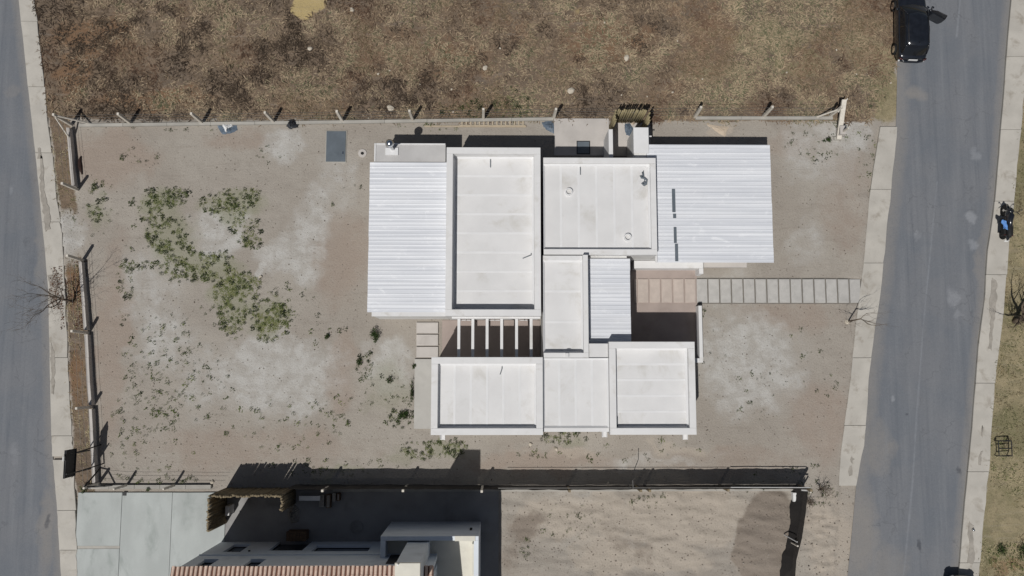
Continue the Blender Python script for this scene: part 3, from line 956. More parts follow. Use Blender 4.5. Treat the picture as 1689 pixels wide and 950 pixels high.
MB().bbox(rN[0] + .11, rN[3] - .09, zN - .01, rN[2] - .02, rN[3] - .02, zN + .046, .01).build('coping', M['parapet'], house)
p0, p1 = U(636, 244, zN), U(657, 256, zN)
MB().bbox(p0.x, p1.y, zN - .01, p1.x, p0.y, zN + .08, .01).build('flue_pad', M['roof_seam'], house)
c = U(648, 247, zN)
flue = MB().lathe(c.x, c.y, [(.09, zN + .08), (.09, zN + 1.0), (.13, zN + 1.0), (.21, zN + 1.08), (.23, zN + 1.2), (.21, zN + 1.32), (.14, zN + 1.40), (.05, zN + 1.44), (0.001, zN + 1.445)], 24).build('roof_flue', M['steel'], house, smooth=True)
MB().lathe(c.x, c.y, [(.232, zN + 1.19), (.238, zN + 1.2), (.232, zN + 1.21)], 24).build('band', M['iron'], flue)

# B: large block
zBp, zB = 3.7, 2.95
walls(rB, zB - .16)
parapets(rB, zB - .16, zBp, .34)
flat_roof(rB, zB, 8, 'x', .34)

# C: block with two round vents
rC = WR(896.5, 260, 1083, 420, 3.25)
zCp, zC = 3.25, 2.95
walls(rC, zC - .16)
parapets(rC, zC - .16, zCp, .30, 'nse')
flat_roof(rC, zC, 6, 'y', .30, 'nse')
# D: garage under ribbed sheets
zD = 2.5
rD = WR(1068, 239, 1273, 433, zD)
sheet_roof((rC[2] + .02, rD[1], rD[2], rD[3]), zD, 0.0, first_x0=rD[0])
yDw = U(1150, 443.5, 0).y
xDe = U(1232, 440, 0).x
MB().box(rC[2] + .02, yDw + .35, -.05, xDe, rD[3] - .35, zD - .13).build('wall', M['wall_white'], house)
xE0 = U(1046, 440, 0).x
xP = U(1156, 440, 0).x
MB().box(xE0, yDw + .36, -.05, rC[2] + .01, rC[1] + .1, 2.3).build('wall', M['wall_white'], house)
r = WR(1046, 430, 1160, 442.5, .95)
MB().bbox(r[0], r[1], -.05, r[2], yDw + .34, .95, .012).build('planter_wall', M['parapet'], house)
r2 = WR(1153, 443, 1160, 451.5, .95)
MB().bbox(r2[0], r2[1], -.05, r[2], r[1] - .003, .95, .012).build('pier', M['parapet'], house)
r3 = WR(1161, 434, 1232, 441, .3)
MB().bbox(r[2] + .004, r3[1], -.05, r3[2], yDw + .34, .30, .012).build('plinth', M['concrete_pale'], house)
for (ax, ay, bx, by) in ((1108, 312, 1114, 350), (1110, 353, 1115, 360), (1111, 375, 1116, 401), (1113, 402.5, 1118.5, 431)):
    a, b = U(ax, ay, zD), U(bx, by, zD)
    MB().bbox(a.x, b.y, zD - .01, b.x, a.y, zD + .06, .008).build('flashing', M['cover'], house)
# flashing between C and D
MB().bbox(rC[2] + .003, rD[1], zD + .03, rC[2] + .12, rC[3], zD + .11, .02).build('flashing', M['parapet'], house)

# E: narrow block
rE = WR(896.5, 420, 970.5, 590, 3.65)
zEp, zE = 3.65, 3.2
rE = (rE[0], rE[1], rE[2], min(rE[3], rC[1] - .02))
walls(rE, zE - .16)
parapets(rE, zE - .16, zEp, .26, 'se')
x0, y0, x1, y1 = rE
MB().bbox(x0, y1 - .26, zE - .16, x1 - .263, y1, zE + .16, .012).build('parapet', M['parapet'], house)
flat_roof(rE, zE, 3, 'x', .26, 'sen')
# F: ribbed roof between E and the entrance
zF = 2.9
rF = WR(972, 430, 1040, 565, zF)
sheet_roof((rE[2] + .02, rF[1] - .3, rF[2], rF[3] + .1), zF)
MB().box(rE[2] + .02, rF[1] - .3, -.05, rF[2] - .15, rF[3] + .3, zF - .13).build('wall', M['wall_white'], house)
# G, H, I: southern blocks
rG = WR(711, 589, 895.5, 717.5, 3.9)
zGp, zG = 3.9, 3.5
walls(rG, zG - .16)
parapets(rG, zG - .16, zGp, .34)
flat_roof(rG, zG, 6, 'y', .34)
rI = WR(1005.5, 563.5, 1147.5, 717, 3.85)
zIp, zI = 3.85, 3.45
walls(rI, zI - .16)
parapets(rI, zI - .16, zIp, .34)
flat_roof(rI, zI, 5, 'x', .34)
zH = 3.55
rH = WR(897, 568, 1005, 712, zH)
rH = (rG[2] + .02, rH[1], rI[0] - .02, rE[1] - .02)
walls(rH, zH - .16)
flat_roof(rH, zH, 4, 'y', .2, 's')
MB().bbox(rH[0], rH[1] - .001, zH - .16, rH[2], rH[1] + .2, zH + .08, .012).build('parapet', M['parapet'], house)
# small fill roof between F and H
MB().bbox(rE[2] + .02, rH[3] - .3, zH - .1, rI[0] - .02, U(988, 566.5, zH).y, zH - .004, .01).build('roof_slab', M['roof_white'], house)
a, b = U(982, 567, 3.6), U(1004, 575, 3.6)
# rain spouts
for (px, py, base, z) in ((730, 722, rG, 3.2), (997, 716, rH, 3.3), (1130, 720, rI, 3.2)):
    x = U(px, py, z).x
    MB().box(x - .10, base[1] - .30, z - .10, x + .10, base[1] + .03, z - .04).build('rain_spout', M['parapet'], house)
    MB().box(x - .13, base[1] - .30, z - .10, x - .103, base[1] + .03, z + .08).build('rain_spout', M['parapet'], house)
    MB().box(x + .103, base[1] - .30, z - .10, x + .13, base[1] + .03, z + .08).build('rain_spout', M['parapet'], house)
# notch and cap on E's south parapet
p = U(935, 588, zEp)
MB().bbox(p.x - .09, rE[1] + .02, zEp - .003, p.x + .09, rE[1] + .24, zEp + .12, .01).build('vent_cap', M['parapet'], house)
# round vents on C
for (px, py) in ((938, 317), (1035, 392)):
    p = U(px, py, zC)
    v = MB().lathe(p.x, p.y, [(.20, zC - .01), (.20, zC + .16), (.145, zC + .16), (.145, zC - .005)], 22).build('roof_vent', M['roof_seam'], house)
    MB().lathe(p.x, p.y, [(.145, zC + .02), (0.001, zC + .02)], 22).build('vent_disc', M['roof_white'], v)
# thin pipe stubs on the roofs
for (px, py, dx, dy, z) in ((809, 266, .0, -.35, zB), (957, 279, .0, -.32, zC), (828, 608, -.1, -.3, zG), (1061, 285, .06, -.5, zC), (876, 421, -.45, -.18, zB), (1018, 690, .0, -.75, zI)):
    p = U(px, py, z)
    MB().tube([(p.x, p.y + .1, z + .05), (p.x, p.y, z + .07), (p.x + dx, p.y + dy, z + .05)], .022, 8).build('pipe_stub', M['cover'], house, True)
MB().tube([U(px, py, zC + .03) + Vector((0, 0, rnd.uniform(0, .04))) for px, py in ((1060, 284), (1061, 290), (1056, 291), (1058, 293), (1063, 294), (1067, 297), (1066, 302), (1061, 305), (1059, 303), (1063, 300), (1066, 304), (1062, 306))], .055, 7).build('cable_coil', M['cover'], house, True)

# pergola between B and G
xp0, xp1 = U(742, 555, 0).x, U(893, 555, 0).x
yp0, yp1 = rG[3] - .1, rB[1] + .1
zP = 2.85
perg = MB().bbox(rB[0] + .3, rB[1] + .003 - .10, zP - .05, rB[2], rB[1] + .026, zP + .16, .01).build('pergola', M['parapet'], house)
for px in (757, 780, 803.5, 827.5, 852, 876):
    x = U(px, 547, zP).x
    MB().bbox(x - .075, rG[3] + .002, zP - .06, x + .075, rB[1] - .101, zP + .12, .008).build('beam', M['parapet'], perg)
fl = MB().bbox(U(729, 588, 0).x, rG[3] - .05, -.03, rE[0] - .02, rB[1] + .02, .05, .01).build('terrace_floor', M['entry_floor'], house)
# glazed doors under the pergola and along other walls
def opening(x0, x1, z0, z1, y, facing, name='window'):
    d = -1 if facing == 's' else 1
    f = MB()
    f.box(x0, y + d * .045, z0, x0 + .05, y + d * .002, z1).box(x1 - .05, y + d * .045, z0, x1, y + d * .002, z1)
    f.box(x0 + .051, y + d * .045, z1 - .05, x1 - .051, y + d * .002, z1).box(x0 + .051, y + d * .045, z0, x1 - .051, y + d * .002, z0 + .05)
    xm = (x0 + x1) / 2
    f.box(xm - .025, y + d * .043, z0 + .051, xm + .025, y + d * .002, z1 - .051)
    o = f.build(name, M['parapet'], house)
    MB().box(x0 + .051, y + d * .02, z0 + .051, xm - .026, y + d * .004, z1 - .051).build('pane', M['window_glass'], o)
    MB().box(xm + .026, y + d * .02, z0 + .051, x1 - .051, y + d * .004, z1 - .051).build('pane', M['window_glass'], o)
    return o


yb = rB[1] + .03
for (a, b) in ((760, 778), (806, 826), (856, 874)):
    opening(U(a, 524).x, U(b, 524).x, .1, 2.2, yb, 's', 'glazed_door')
opening(rG[0] + 1.2, rG[0] + 3.2, .9, 2.2, rG[1] + .03, 's')
opening(rI[0] + 1.0, rI[0] + 3.0, .9, 2.2, rI[1] + .03, 's')
opening(rH[0] + 1.0, rH[0] + 2.4, 1.2, 2.2, rH[1] + .03, 's')
opening(rB[0] + 1.5, rB[0] + 3.5, .9, 2.2, rB[3] - .03, 'n')
opening(U(1055, 514).x, U(1085, 514).x, .9, 2.3, rI[3] - .03, 'n')

# entry court: floor and low L-shaped wall
o = MB().bbox(rF[2] - .1, rI[3] - .1, -.03, U(1150, 500).x, yDw - .04, .05, .008).build('entry_floor', M['entry_floor']); tag(o, 'pinkish cement floor of the entrance court', kind='structure')
ew = thing('entry_wall', (*U(1150, 560).xy, 0), 'low white L-shaped wall beside the entrance court', 'wall')
zW = .72
a, b = U(1152, 504, zW), U(1160, 598, zW)
c = U(1150, 591, zW)
MB().bbox(a.x, b.y, -.05, b.x, a.y, zW, .01).build('long_leg', M['parapet'], ew)
MB().bbox(rI[2] + .004, b.y, -.05, a.x - .003, b.y + .24, zW - .003, .01).build('short_leg', M['parapet'], ew)

# paver path from the entrance to the street
path = thing('paver_path', (*U(1230, 480).xy, 0), 'straight path of rectangular concrete pavers from the entrance court to the street', 'path')
ya, ybb = U(1230, 499.5).y, U(1230, 460.5).y
x0p, x1p = U(1046, 480).x, U(1421, 480).x
MB().box(U(1151, 480).x, ya - .06, -.04, x1p, ybb + .06, .035).build('bedding', M['bedding'], path)
for k in range(19):
    a, b = U(1051.6 + 19.4 * k, 480).x, U(1051.6 + 19.4 * k + 17.2, 480).x
    mm = M['paver_pink'] if k < 5 else M['paver']
    w = b - a
    z = .115 + rnd.uniform(-.006, .006)
    o = MB().bbox(a, ya, .0, b, ybb, z, .012).build('paver', mm, path)
    MB().bbox(a + .055, ya + .055, z - .005, b - .055, ybb - .055, z + .006, .004).build('paver_face', mm, o)
MB().bbox(U(1045.5, 480).x, ya, .0, U(1050, 480).x, ybb, .11, .012).build('paver', M['paver_pink'], path)
path2 = thing('paver_path', (*U(705, 560).xy, 0), 'three pale concrete pavers in a short row below the west room', 'path')
for (y0, y1) in ((532, 550), (552, 570), (572, 589.5)):
    a, b = U(687, y1), U(723, y0)
    o = MB().bbox(a.x, a.y, -.03, b.x, b.y, .12, .012).build('paver', M['concrete_pale'], path2)
    MB().bbox(a.x + .06, a.y + .06, .115, b.x - .06, b.y - .06, .126, .004).build('paver_face', M['concrete_pale'], o)
a, b = U(683, 707), U(722, 592)
o = MB().bbox(a.x, a.y, -.03, min(b.x, rG[0] - .01 + .05), b.y, .14, .012).build('concrete_apron', M['apron']); tag(o, 'plain concrete apron along the west side of the southern block', 'apron')

# ------------------------------------------------------------------ north side: patio, service yard
a, b = U(914, 257), U(1004, 196)
o = MB().bbox(a.x, a.y, -.03, b.x, b.y, .07, .01).build('patio', M['concrete_pale']); tag(o, 'pale concrete patio slab behind the house', kind='structure')
a, b = U(951, 255), U(973, 233)
o = thing('floor_hatch', ((a.x + b.x) / 2, (a.y + b.y) / 2, .07), 'small dark square hatch set in the pale patio slab', 'hatch')
MB().bbox(a.x, a.y, .066, b.x, b.y, .095, .008).build('frame', M['iron'], o)
MB().bbox(a.x + .05, a.y + .05, .09, b.x - .05, b.y - .05, .105, .006).build('lid', M['cover'], o)
a, b = U(1010, 258), U(1072, 203)
o = MB().bbox(a.x, a.y, -.03, b.x, b.y, .06, .01).build('service_floor', M['concrete_pale']); tag(o, 'concrete floor of the cane-walled service yard', kind='structure')
# small white wall on its west side, white tank block on its east side
zs = 2.3
r = WR(1004, 213, 1011, 253, zs)
o = MB().bbox(r[0], rC[3] + .02, -.05, r[2], r[3], zs, .01).build('yard_wall', M['parapet']); tag(o, 'narrow white wall closing the west side of the small service yard', 'wall')
zt = 2.6
r = WR(1045, 210, 1070, 253, zt)
blk = thing('store_block', ((r[0] + r[2]) / 2, (r[1] + r[3]) / 2, 0), 'small white flat-topped store block between the cane screen and the ribbed garage roof', 'store')
MB().box(r[0] + .03, rC[3] + .02, -.05, rD[0] - .02, r[3] - .03, zt - .08).build('wall', M['wall_white'], blk)
MB().bbox(r[0], r[1] + .02, zt - .08, min(r[2], 99), r[3], zt, .01).build('roof_slab', M['roof_seam'], blk)
MB().tube([(r[2] - .02, r[3] - .35, zt - .5), (r[2] + .25, r[3] - .35, zt - .5)], .04, 8).build('waste_pipe', M['parapet'], blk)


def stick_row(parent, a, b, h, n, mat, r=.05, skip=0.0):
    a, b = Vector(a), Vector(b)
    for i in range(n):
        if rnd.random() < skip:
            continue
        p = a.lerp(b, (i + .5) / n) + Vector((rnd.uniform(-.02, .02), rnd.uniform(-.02, .02), 0))
        hh = h + rnd.uniform(-.12, .08)
        t = Vector((rnd.uniform(-.03, .03), rnd.uniform(-.03, .03), 0))
        rr = r * rnd.uniform(.9, 1.15)
        MB().tube([p, p + t * .6 + Vector((0, 0, hh * .6)), p + t + Vector((0, 0, hh))], [rr, rr * .95, rr * .85], 7).build('stick', mat, parent, True)
    for z in (h * .3, h * .8):
        MB().tube([a + Vector((0, 0, z)), b + Vector((0, 0, z))], .018, 6).build('rail', M['wire'], parent)


zk = 2.3
n0, n1 = U(1006, 202), U(1058, 202)
fa = thing('cane_fence', (*U(1034, 203).xy, 0), 'tan cane screen around the small service yard behind the house', 'fence')
stick_row(fa, n0, n1, zk, 15, M['stick'], .055)
s0 = U(1003, 236)
stick_row(fa, n0 + Vector((0, -.12, 0)), (n0.x, U(1003, 222).y, 0), zk, 6, M['stick'], .055)
stick_row(fa, n1 + Vector((.05, -.12, 0)), (n1.x + .05, U(1059, 222).y, 0), zk, 6, M['stick'], .055)

# cistern cover, drain ring, ladder, sand heap, tarps
a, b = U(538, 267), U(571, 217)
o = thing('cistern_cover', ((a.x + b.x) / 2, (a.y + b.y) / 2, 0), 'blue-grey rectangular cistern cover lying on the bare ground', 'cover')
MB().bbox(a.x - .05, a.y - .05, -.03, b.x + .05, b.y + .05, .05, .01).build('kerb', M['concrete'], o)
MB().bbox(a.x, a.y, .045, b.x, b.y, .09, .012).build('lid', M['cover'], o)
p = U(566, 253)
MB().box(p.x - .03, p.y - .08, .089, p.x + .03, p.y + .08, .12).build('handle', M['steel'], o)
p = U(598, 253)
o = thing('drain_ring', (p.x, p.y, 0), 'pale cement ring with a dark round drain hole near the house corner', 'drain')
MB().lathe(p.x, p.y, [(.26, -.02), (.24, .06), (.10, .07), (.085, .02)], 20).build('ring', M['concrete_pale'], o)
MB().lathe(p.x, p.y, [(.088, .03), (.001, .03)], 20).build('hole', M['hole'], o)  # flat black disc painted for the shade down the drain
a, b = U(758, 203), U(867, 204)
o = thing('ladder', ((a.x + b.x) / 2, (a.y + b.y) / 2, 0), 'long pale timber ladder lying on the ground along the wire fence', 'ladder')
for dy in (-.17, .17):
    MB().box(a.x, a.y + dy - .035, .03, b.x, a.y + dy + .035, .12).build('rail', M['wood'], o)
rg = None
for k in range(15):
    x = a.x + .15 + (b.x - a.x - .3) * k / 14
    MB().box(x - .045, a.y - .135, .05, x + .045, a.y + .135, .10).build('rung', M['wood'], o)
p0, p1 = U(700, 208.5), U(868, 211.5)
o = MB().box(p0.x, p0.y - .04, 0, p1.x, p0.y + .04, .07).build('timber_batten', M['wood']); tag(o, 'long thin timber batten on the ground just below the ladder', 'timber')


def heap(name, px, py, rx, ry, h, mat, label, cat, amp=.4, seed=1, n=26, power=1.0):
    c = U(px, py)
    t = np.linspace(-1.25, 1.25, n)
    A, B = np.meshgrid(t, t, indexing='ij')
    w = fbm(A * 2 + 9 * seed, B * 2, 300 + seed, 3)
    d = np.sqrt(A * A + B * B) + (w - .5) * amp
    zz = h * np.clip(1 - d, 0, 1) ** power * (0.8 + .6 * fbm(A * 5, B * 5, 400 + seed, 3)) + np.where(d < 1, .012, -.05)
    V = np.stack([A * rx / 29.2, B * ry / 29.2, zz], -1).reshape(-1, 3)
    idx = np.arange(n * n).reshape(n, n)
    q = np.stack([idx[:-1, :-1], idx[1:, :-1], idx[1:, 1:], idx[:-1, 1:]], -1).reshape(-1, 4)
    o = np_mesh(name, V, q, mat, smooth=True)
    o.location = (c.x, c.y, gz(c.x, c.y) + .004)
    tag(o, label, cat)
    return o


def tarp(name, pts, mat, label, cat, h=.14, seed=1, z0=.02):
    """crumpled sheet over an outline given in image pixels"""
    P = [U(*p) for p in pts]
    c = sum(P, Vector((0, 0, 0))) / len(P)
    rings, vs, fs = 6, [], []
    Q = []
    for i in range(len(P)):
        a, b = P[i], P[(i + 1) % len(P)]
        for t in range(5):
            Q.append(a.lerp(b, t / 5))
    n = len(Q)
    r2 = random.Random(seed)
    for k in range(rings):
        s = 1 - k / rings
        for p in Q:
            q = c.lerp(p, s)
            z = z0 + (h * (1 - s) ** .6 + r2.uniform(0, h * .55)) * (0.15 + (1 - s)) if k else z0 * .3
            vs.append((q.x + r2.uniform(-.03, .03), q.y + r2.uniform(-.03, .03), z))
    vs.append((c.x, c.y, z0 + h))
    for k in range(rings - 1):
        for i in range(n):
            fs.append((k * n + i, k * n + (i + 1) % n, (k + 1) * n + (i + 1) % n, (k + 1) * n + i))
    for i in range(n):
        fs.append(((rings - 1) * n + i, (rings - 1) * n + (i + 1) % n, len(vs) - 1))
    o = MB().add(vs, fs).build(name, mat, None, False, origin=(c.x, c.y, 0))
    tag(o, label, cat)
    return o


tarp('tarp', [(357, 206), (390, 206), (392, 214), (380, 221), (366, 221)], M['tarp_blue'], 'crumpled grey-blue tarp under a white sheet by the wire fence', 'tarp', .12, 3)
tarp('plastic_sheet', [(366, 205), (384, 206), (386, 209), (377, 213), (374, 220), (370, 214)], M['tarp_white'], 'white plastic sheet lying on the crumpled grey-blue tarp', 'sheet', .16, 4, .12)
tarp('rubbish_bag', [(474, 199), (484, 196), (494, 203), (492, 211), (480, 213), (472, 208)], M['tarp_dark'], 'dark plastic rubbish bag dumped on the plot by the wire fence', 'bag', .35, 5)
tarp('tarp', [(893, 202), (912, 198), (915, 212), (914, 221), (900, 214)], M['tarp_blue'], 'faded blue-grey tarp beside the patio slab corner', 'tarp', .10, 6)
tarp('tarp', [(1030, 203), (1040, 203), (1045, 212), (1040, 226), (1033, 224), (1029, 213)], M['tarp_blue'], 'dark grey-blue tarp on the floor inside the cane service yard', 'tarp', .12, 7, .07)
tarp('fertiliser_sack', [(1044, 200), (1048, 204), (1044, 208), (1040, 204)], M['sand'], 'small pale sack leaning at the foot of the cane screen', 'sack', .2, 8, .07)
tarp('sand_heap', [(1165, 205), (1202, 209), (1200, 214), (1196, 226), (1186, 220)], M['sand'], 'low pale triangular heap of sand by the garage shadow', 'sand', .07, 9, .008)
# right corner: rectangular concrete block, corner post is with the fence
a, b = U(1376, 231), U(1393, 212)
o = thing('concrete_block', ((a.x + b.x) / 2, (a.y + b.y) / 2, 0), 'white cube-like concrete meter block near the north-east fence corner', 'block')
p0, p1 = U(1379, 226), U(1389, 212)
MB().bbox(p0.x, p0.y, -.03, p1.x, p1.y, .62, .02).build('body', M['concrete_pale'], o)
MB().bbox(p0.x - .15, p0.y - .2, -.03, p1.x + .08, p0.y - .003, .12, .02).build('step', M['concrete'], o)


# ------------------------------------------------------------------ wire fences
def fence_post(parent, base, h=1.75, w=.068, tilt=(0, 0)):
    b = Vector(base)
    mb = MB()
    t = Vector((tilt[0], tilt[1], 0))
    mb.add([(b.x + sx * w * k + t.x * q, b.y + sy * w * k + t.y * q, z) for z, k, q in ((-.1, 1.1, 0), (h - .02, .95, 1), (h, .75, 1)) for sx, sy in ((-1, -1), (1, -1), (1, 1), (-1, 1))],
           [(0, 1, 5, 4), (1, 2, 6, 5), (2, 3, 7, 6), (3, 0, 4, 7), (4, 5, 9, 8), (5, 6, 10, 9), (6, 7, 11, 10), (7, 4, 8, 11), (8, 9, 10, 11), (3, 2, 1, 0)])
    return mb.build('post', M['post'], parent)


def wires(parent, pts, zs, sag=.03, r=.007):
    for z in zs:
        P = []
        for a, b in zip(pts[:-1], pts[1:]):
            a, b = Vector(a), Vector(b)
            for t in range(6):
                p = a.lerp(b, t / 6)
                P.append((p.x, p.y, z - sag * math.sin(math.pi * t / 6) + rnd.uniform(-.004, .004)))
        P.append((pts[-1][0], pts[-1][1], z))
        MB().tube(P, r, 5).build('wire', M['wire'], parent)


nf = thing('wire_fence', (*U(740, 197).xy, 0), 'long wire fence on pale concrete posts between the plot and the dry field', 'fence')
NPOST = [(132, 205), (215, 203), (334, 202.5), (452, 201), (565, 199.5), (681, 198), (797, 196), (913, 194.5), (1146, 193), (1259, 192.5), (1372, 193)]
for i, p in enumerate(NPOST):
    if i in (0, 10): continue
    fence_post(nf, U(*p), 1.72 + rnd.uniform(-.06, .06), .07, (rnd.uniform(-.06, .06), rnd.uniform(-.04, .04)))
wires(nf, [U(*p) for p in NPOST], (.35, .75, 1.15, 1.6))
segs = [(NPOST[0], NPOST[4]), (NPOST[4], NPOST[7]), (NPOST[8], NPOST[10])]
for a, b in segs:
    A, B = U(*a), U(*b)
    n = int((B.x - A.x) / 3.0) + 1
    for k in range(n):
        p, q = A.lerp(B, k / n), A.lerp(B, (k + 1) / n)
        MB().add([(p.x + .006, p.y - .10 - .09, -.05), (q.x - .006, q.y - .10 - .09, -.05), (q.x - .006, q.y - .10 + .09, -.05), (p.x + .006, p.y - .10 + .09, -.05),
                  (p.x + .006, p.y - .10 - .09, .16), (q.x - .006, q.y - .10 - .09, .16), (q.x - .006, q.y - .10 + .09, .16), (p.x + .006, p.y - .10 + .09, .16)],
                 [(0, 3, 2, 1), (4, 5, 6, 7), (0, 1, 5, 4), (1, 2, 6, 5), (2, 3, 7, 6), (3, 0, 4, 7)]).build('base_kerb', M['concrete'], nf)


def brace(parent, a, za, b, zb, r=.05, mat=None):
    MB().tube([(a.x, a.y, za), (b.x, b.y, zb)], r, 6).build('brace', mat or M['post'], parent)


# north-west and north-east corners
cw = U(118, 206)
fence_post(nf, cw, 1.95, .07)
brace(nf, cw, 1.75, U(150, 204.5), .05)
ce = U(1368, 192)
fence_post(nf, ce, 1.75, .06)
brace(nf, ce + Vector((.1, 0, 0)), 1.5, U(1345, 194), .05)
fence_post(nf, U(1384, 222), 1.3, .05)
# leaning concrete beam at the corner
A, B = U(1383, 230, .15), U(1392, 165, 1.0)
w = .13
o = MB().add([(A.x - w, A.y, .1), (A.x + w, A.y, .1), (B.x + w, B.y, .95), (B.x - w, B.y, .95), (A.x - w, A.y, .24), (A.x + w, A.y, .24), (B.x + w, B.y, 1.1), (B.x - w, B.y, 1.1)],
             [(0, 3, 2, 1), (4, 5, 6, 7), (0, 1, 5, 4), (1, 2, 6, 5), (2, 3, 7, 6), (3, 0, 4, 7)]).build('corner_beam', M['post'], nf)
brace(nf, U(1386, 172), 1.0, U(1372, 193), .9, .04)

wf = thing('wire_fence', (*U(145, 550).xy, 0), 'wire fence on a low cement wall along the back street', 'fence')
WP = [(128, 313), (137, 430), (146, 549), (152, 671)]
for i, p in enumerate(WP):
    fence_post(wf, U(*p), 1.75 + rnd.uniform(-.05, .05), .07, (rnd.uniform(-.05, .05), rnd.uniform(-.05, .05)))
wires(wf, [U(*p) for p in ((118, 206), (128, 313))], (.5, 1.0, 1.5))
wires(wf, [U(*p) for p in ((137, 430), (146, 549), (152, 671), (160, 795))], (.5, 1.0, 1.5))
for chain in ([(118, 214), (121, 245), (124, 280), (127, 309)], [(138, 433), (141, 470), (144, 505), (147, 545)], [(148, 552), (150, 590), (152, 630), (155, 668)], [(155, 674), (157, 710), (159, 750), (161, 795)]):
    for a, b in zip(chain[:-1], chain[1:]):
        p, q = U(*a), U(*b)
        w = .085
        z = .42 + rnd.uniform(-.02, .02)
        MB().add([(p.x - w, p.y - .004, -.05), (p.x + w, p.y - .004, -.05), (q.x + w, q.y + .004, -.05), (q.x - w, q.y + .004, -.05),
                  (p.x - w, p.y - .004, z), (p.x + w, p.y - .004, z), (q.x + w, q.y + .004, z), (q.x - w, q.y + .004, z)],
                 [(0, 1, 2, 3), (7, 6, 5, 4), (4, 5, 1, 0), (5, 6, 2, 1), (6, 7, 3, 2), (7, 4, 0, 3)]).build('low_wall', M['concrete_pale'], wf)
brace(wf, cw + Vector((0, -.1, 0)), 1.7, U(120, 232), .3)
sc = U(163, 797)
fence_post(wf, sc, 1.75, .06, (.05, -.03))
brace(wf, sc, 1.6, U(166, 772), .05, .045, M['iron'])
brace(wf, sc, 1.6, U(190, 800), .05, .045, M['iron'])

# south-west: kerb and posts toward the neighbour's driveway
sf = thing('wire_fence', (*U(300, 802).xy, 0), 'short wire fence on a cement kerb between the plot and the driveway', 'fence')
a, b = U(140, 806), U(350, 799)
n = 5
for k in range(n):
    xa, xb = a.x + (b.x - a.x) * k / n, a.x + (b.x - a.x) * (k + 1) / n
    MB().bbox(xa + .005, a.y, -.05, xb - .005, b.y, .2 + rnd.uniform(-.01, .01), .015).build('base_kerb', M['concrete'], sf)
for p in ((289, 800), (210, 800)):
    fence_post(sf, U(*p), 1.6, .05)
wires(sf, [U(*p) for p in ((163, 797), (210, 800), (289, 800), (366, 801))], (.6, 1.1, 1.5))

# ------------------------------------------------------------------ advertising board on posts at the back corner
bd = thing('sign_board', (*U(168, 748).xy, 0), 'sign board with its shaded back coloured black on two thin braced posts at the back corner of the plot', 'sign')
pA, pB = U(151, 742), U(154, 772)
gA, gB = U(167, 733), U(172, 764)
for p, q in ((pA, gA), (pB, gB)):
    MB().tube([(p.x, p.y, -.1), (p.x, p.y, 2.8)], .035, 8).build('post', M['iron'], bd)
    MB().tube([(q.x, q.y, -.05), (p.x + .03, p.y, 1.7)], .035, 8).build('brace', M['iron'], bd)
y0, y1 = U(152, 779).y, U(152, 735).y
xb = (pA.x + pB.x) / 2 - .07
MB().box(xb - .02, y0, 1.65, xb + .0, y1, 2.8).build('panel', M['sign_dark'], bd)  # back side coloured black for the shade it lies in
MB().box(xb - .03, y0 + .02, 1.67, xb - .021, y1 - .02, 2.78).build('front_face', M['sign_pale'], bd)
for z in (1.68, 2.70):
    MB().box(xb + .003, y0, z, xb + .05, y1, z + .05).build('frame_rail', M['iron'], bd)
MB().box(xb - .05, y0 + .9, 2.8, xb + .03, y0 + 1.15, 2.92).build('lamp_bracket', M['sign_pale'], bd)

# ------------------------------------------------------------------ cane fence in the neighbour's corner
cf = thing('cane_fence', (*U(430, 806).xy, 0), 'tall weathered cane fence around the corner of the neighbouring yard', 'fence')
zc = 2.8
k0, k1 = U(374, 806), U(487, 806)
stick_row(cf, k0, k1, zc, 36, M['stick_old'], .068)
stick_row(cf, k0 + Vector((0, -.1, 0)), (k0.x + .02, U(374, 862).y, 0), zc, 20, M['stick_old'], .068)
stick_row(cf, k1 + Vector((0, -.1, 0)), (k1.x, U(487, 830).y, 0), zc, 9, M['stick_old'], .068)

# ------------------------------------------------------------------ shade-cloth fences of the southern lot


def cloth_strip(parent, pts, h, wav=.05, name='cloth', seed=5):
    P = []
    r2 = random.Random(seed)
    for a, b in zip(pts[:-1], pts[1:]):
        L = (b - a).length
        k = max(2, int(L / .22))
        for t in range(k):
            P.append(a.lerp(b, t / k))
    P.append(pts[-1])
    vs, fs = [], []
    rows = 7
    for i, p in enumerate(P):
        d = (P[min(i + 1, len(P) - 1)] - P[max(i - 1, 0)]).normalized()
        nrm = Vector((-d.y, d.x, 0))
        for k in range(rows):
            z = h * k / (rows - 1)
            q = p + nrm * (wav * (math.sin(i * .9 + k * .5) * .5 + r2.uniform(-.5, .5)) * (.4 + math.sin(math.pi * k / (rows - 1))))
            zz = z + (r2.uniform(-.04, .03) - .03 * abs(math.sin(i * .21)) if k == rows - 1 else 0) + .02
            vs.append((q.x, q.y, zz))
    for i in range(len(P) - 1):
        for k in range(rows - 1):
            q = i * rows + k
            fs.append((q, q + rows, q + rows + 1, q + 1))
    return MB().add(vs, fs).build(name, M['shade_cloth'], parent, True)


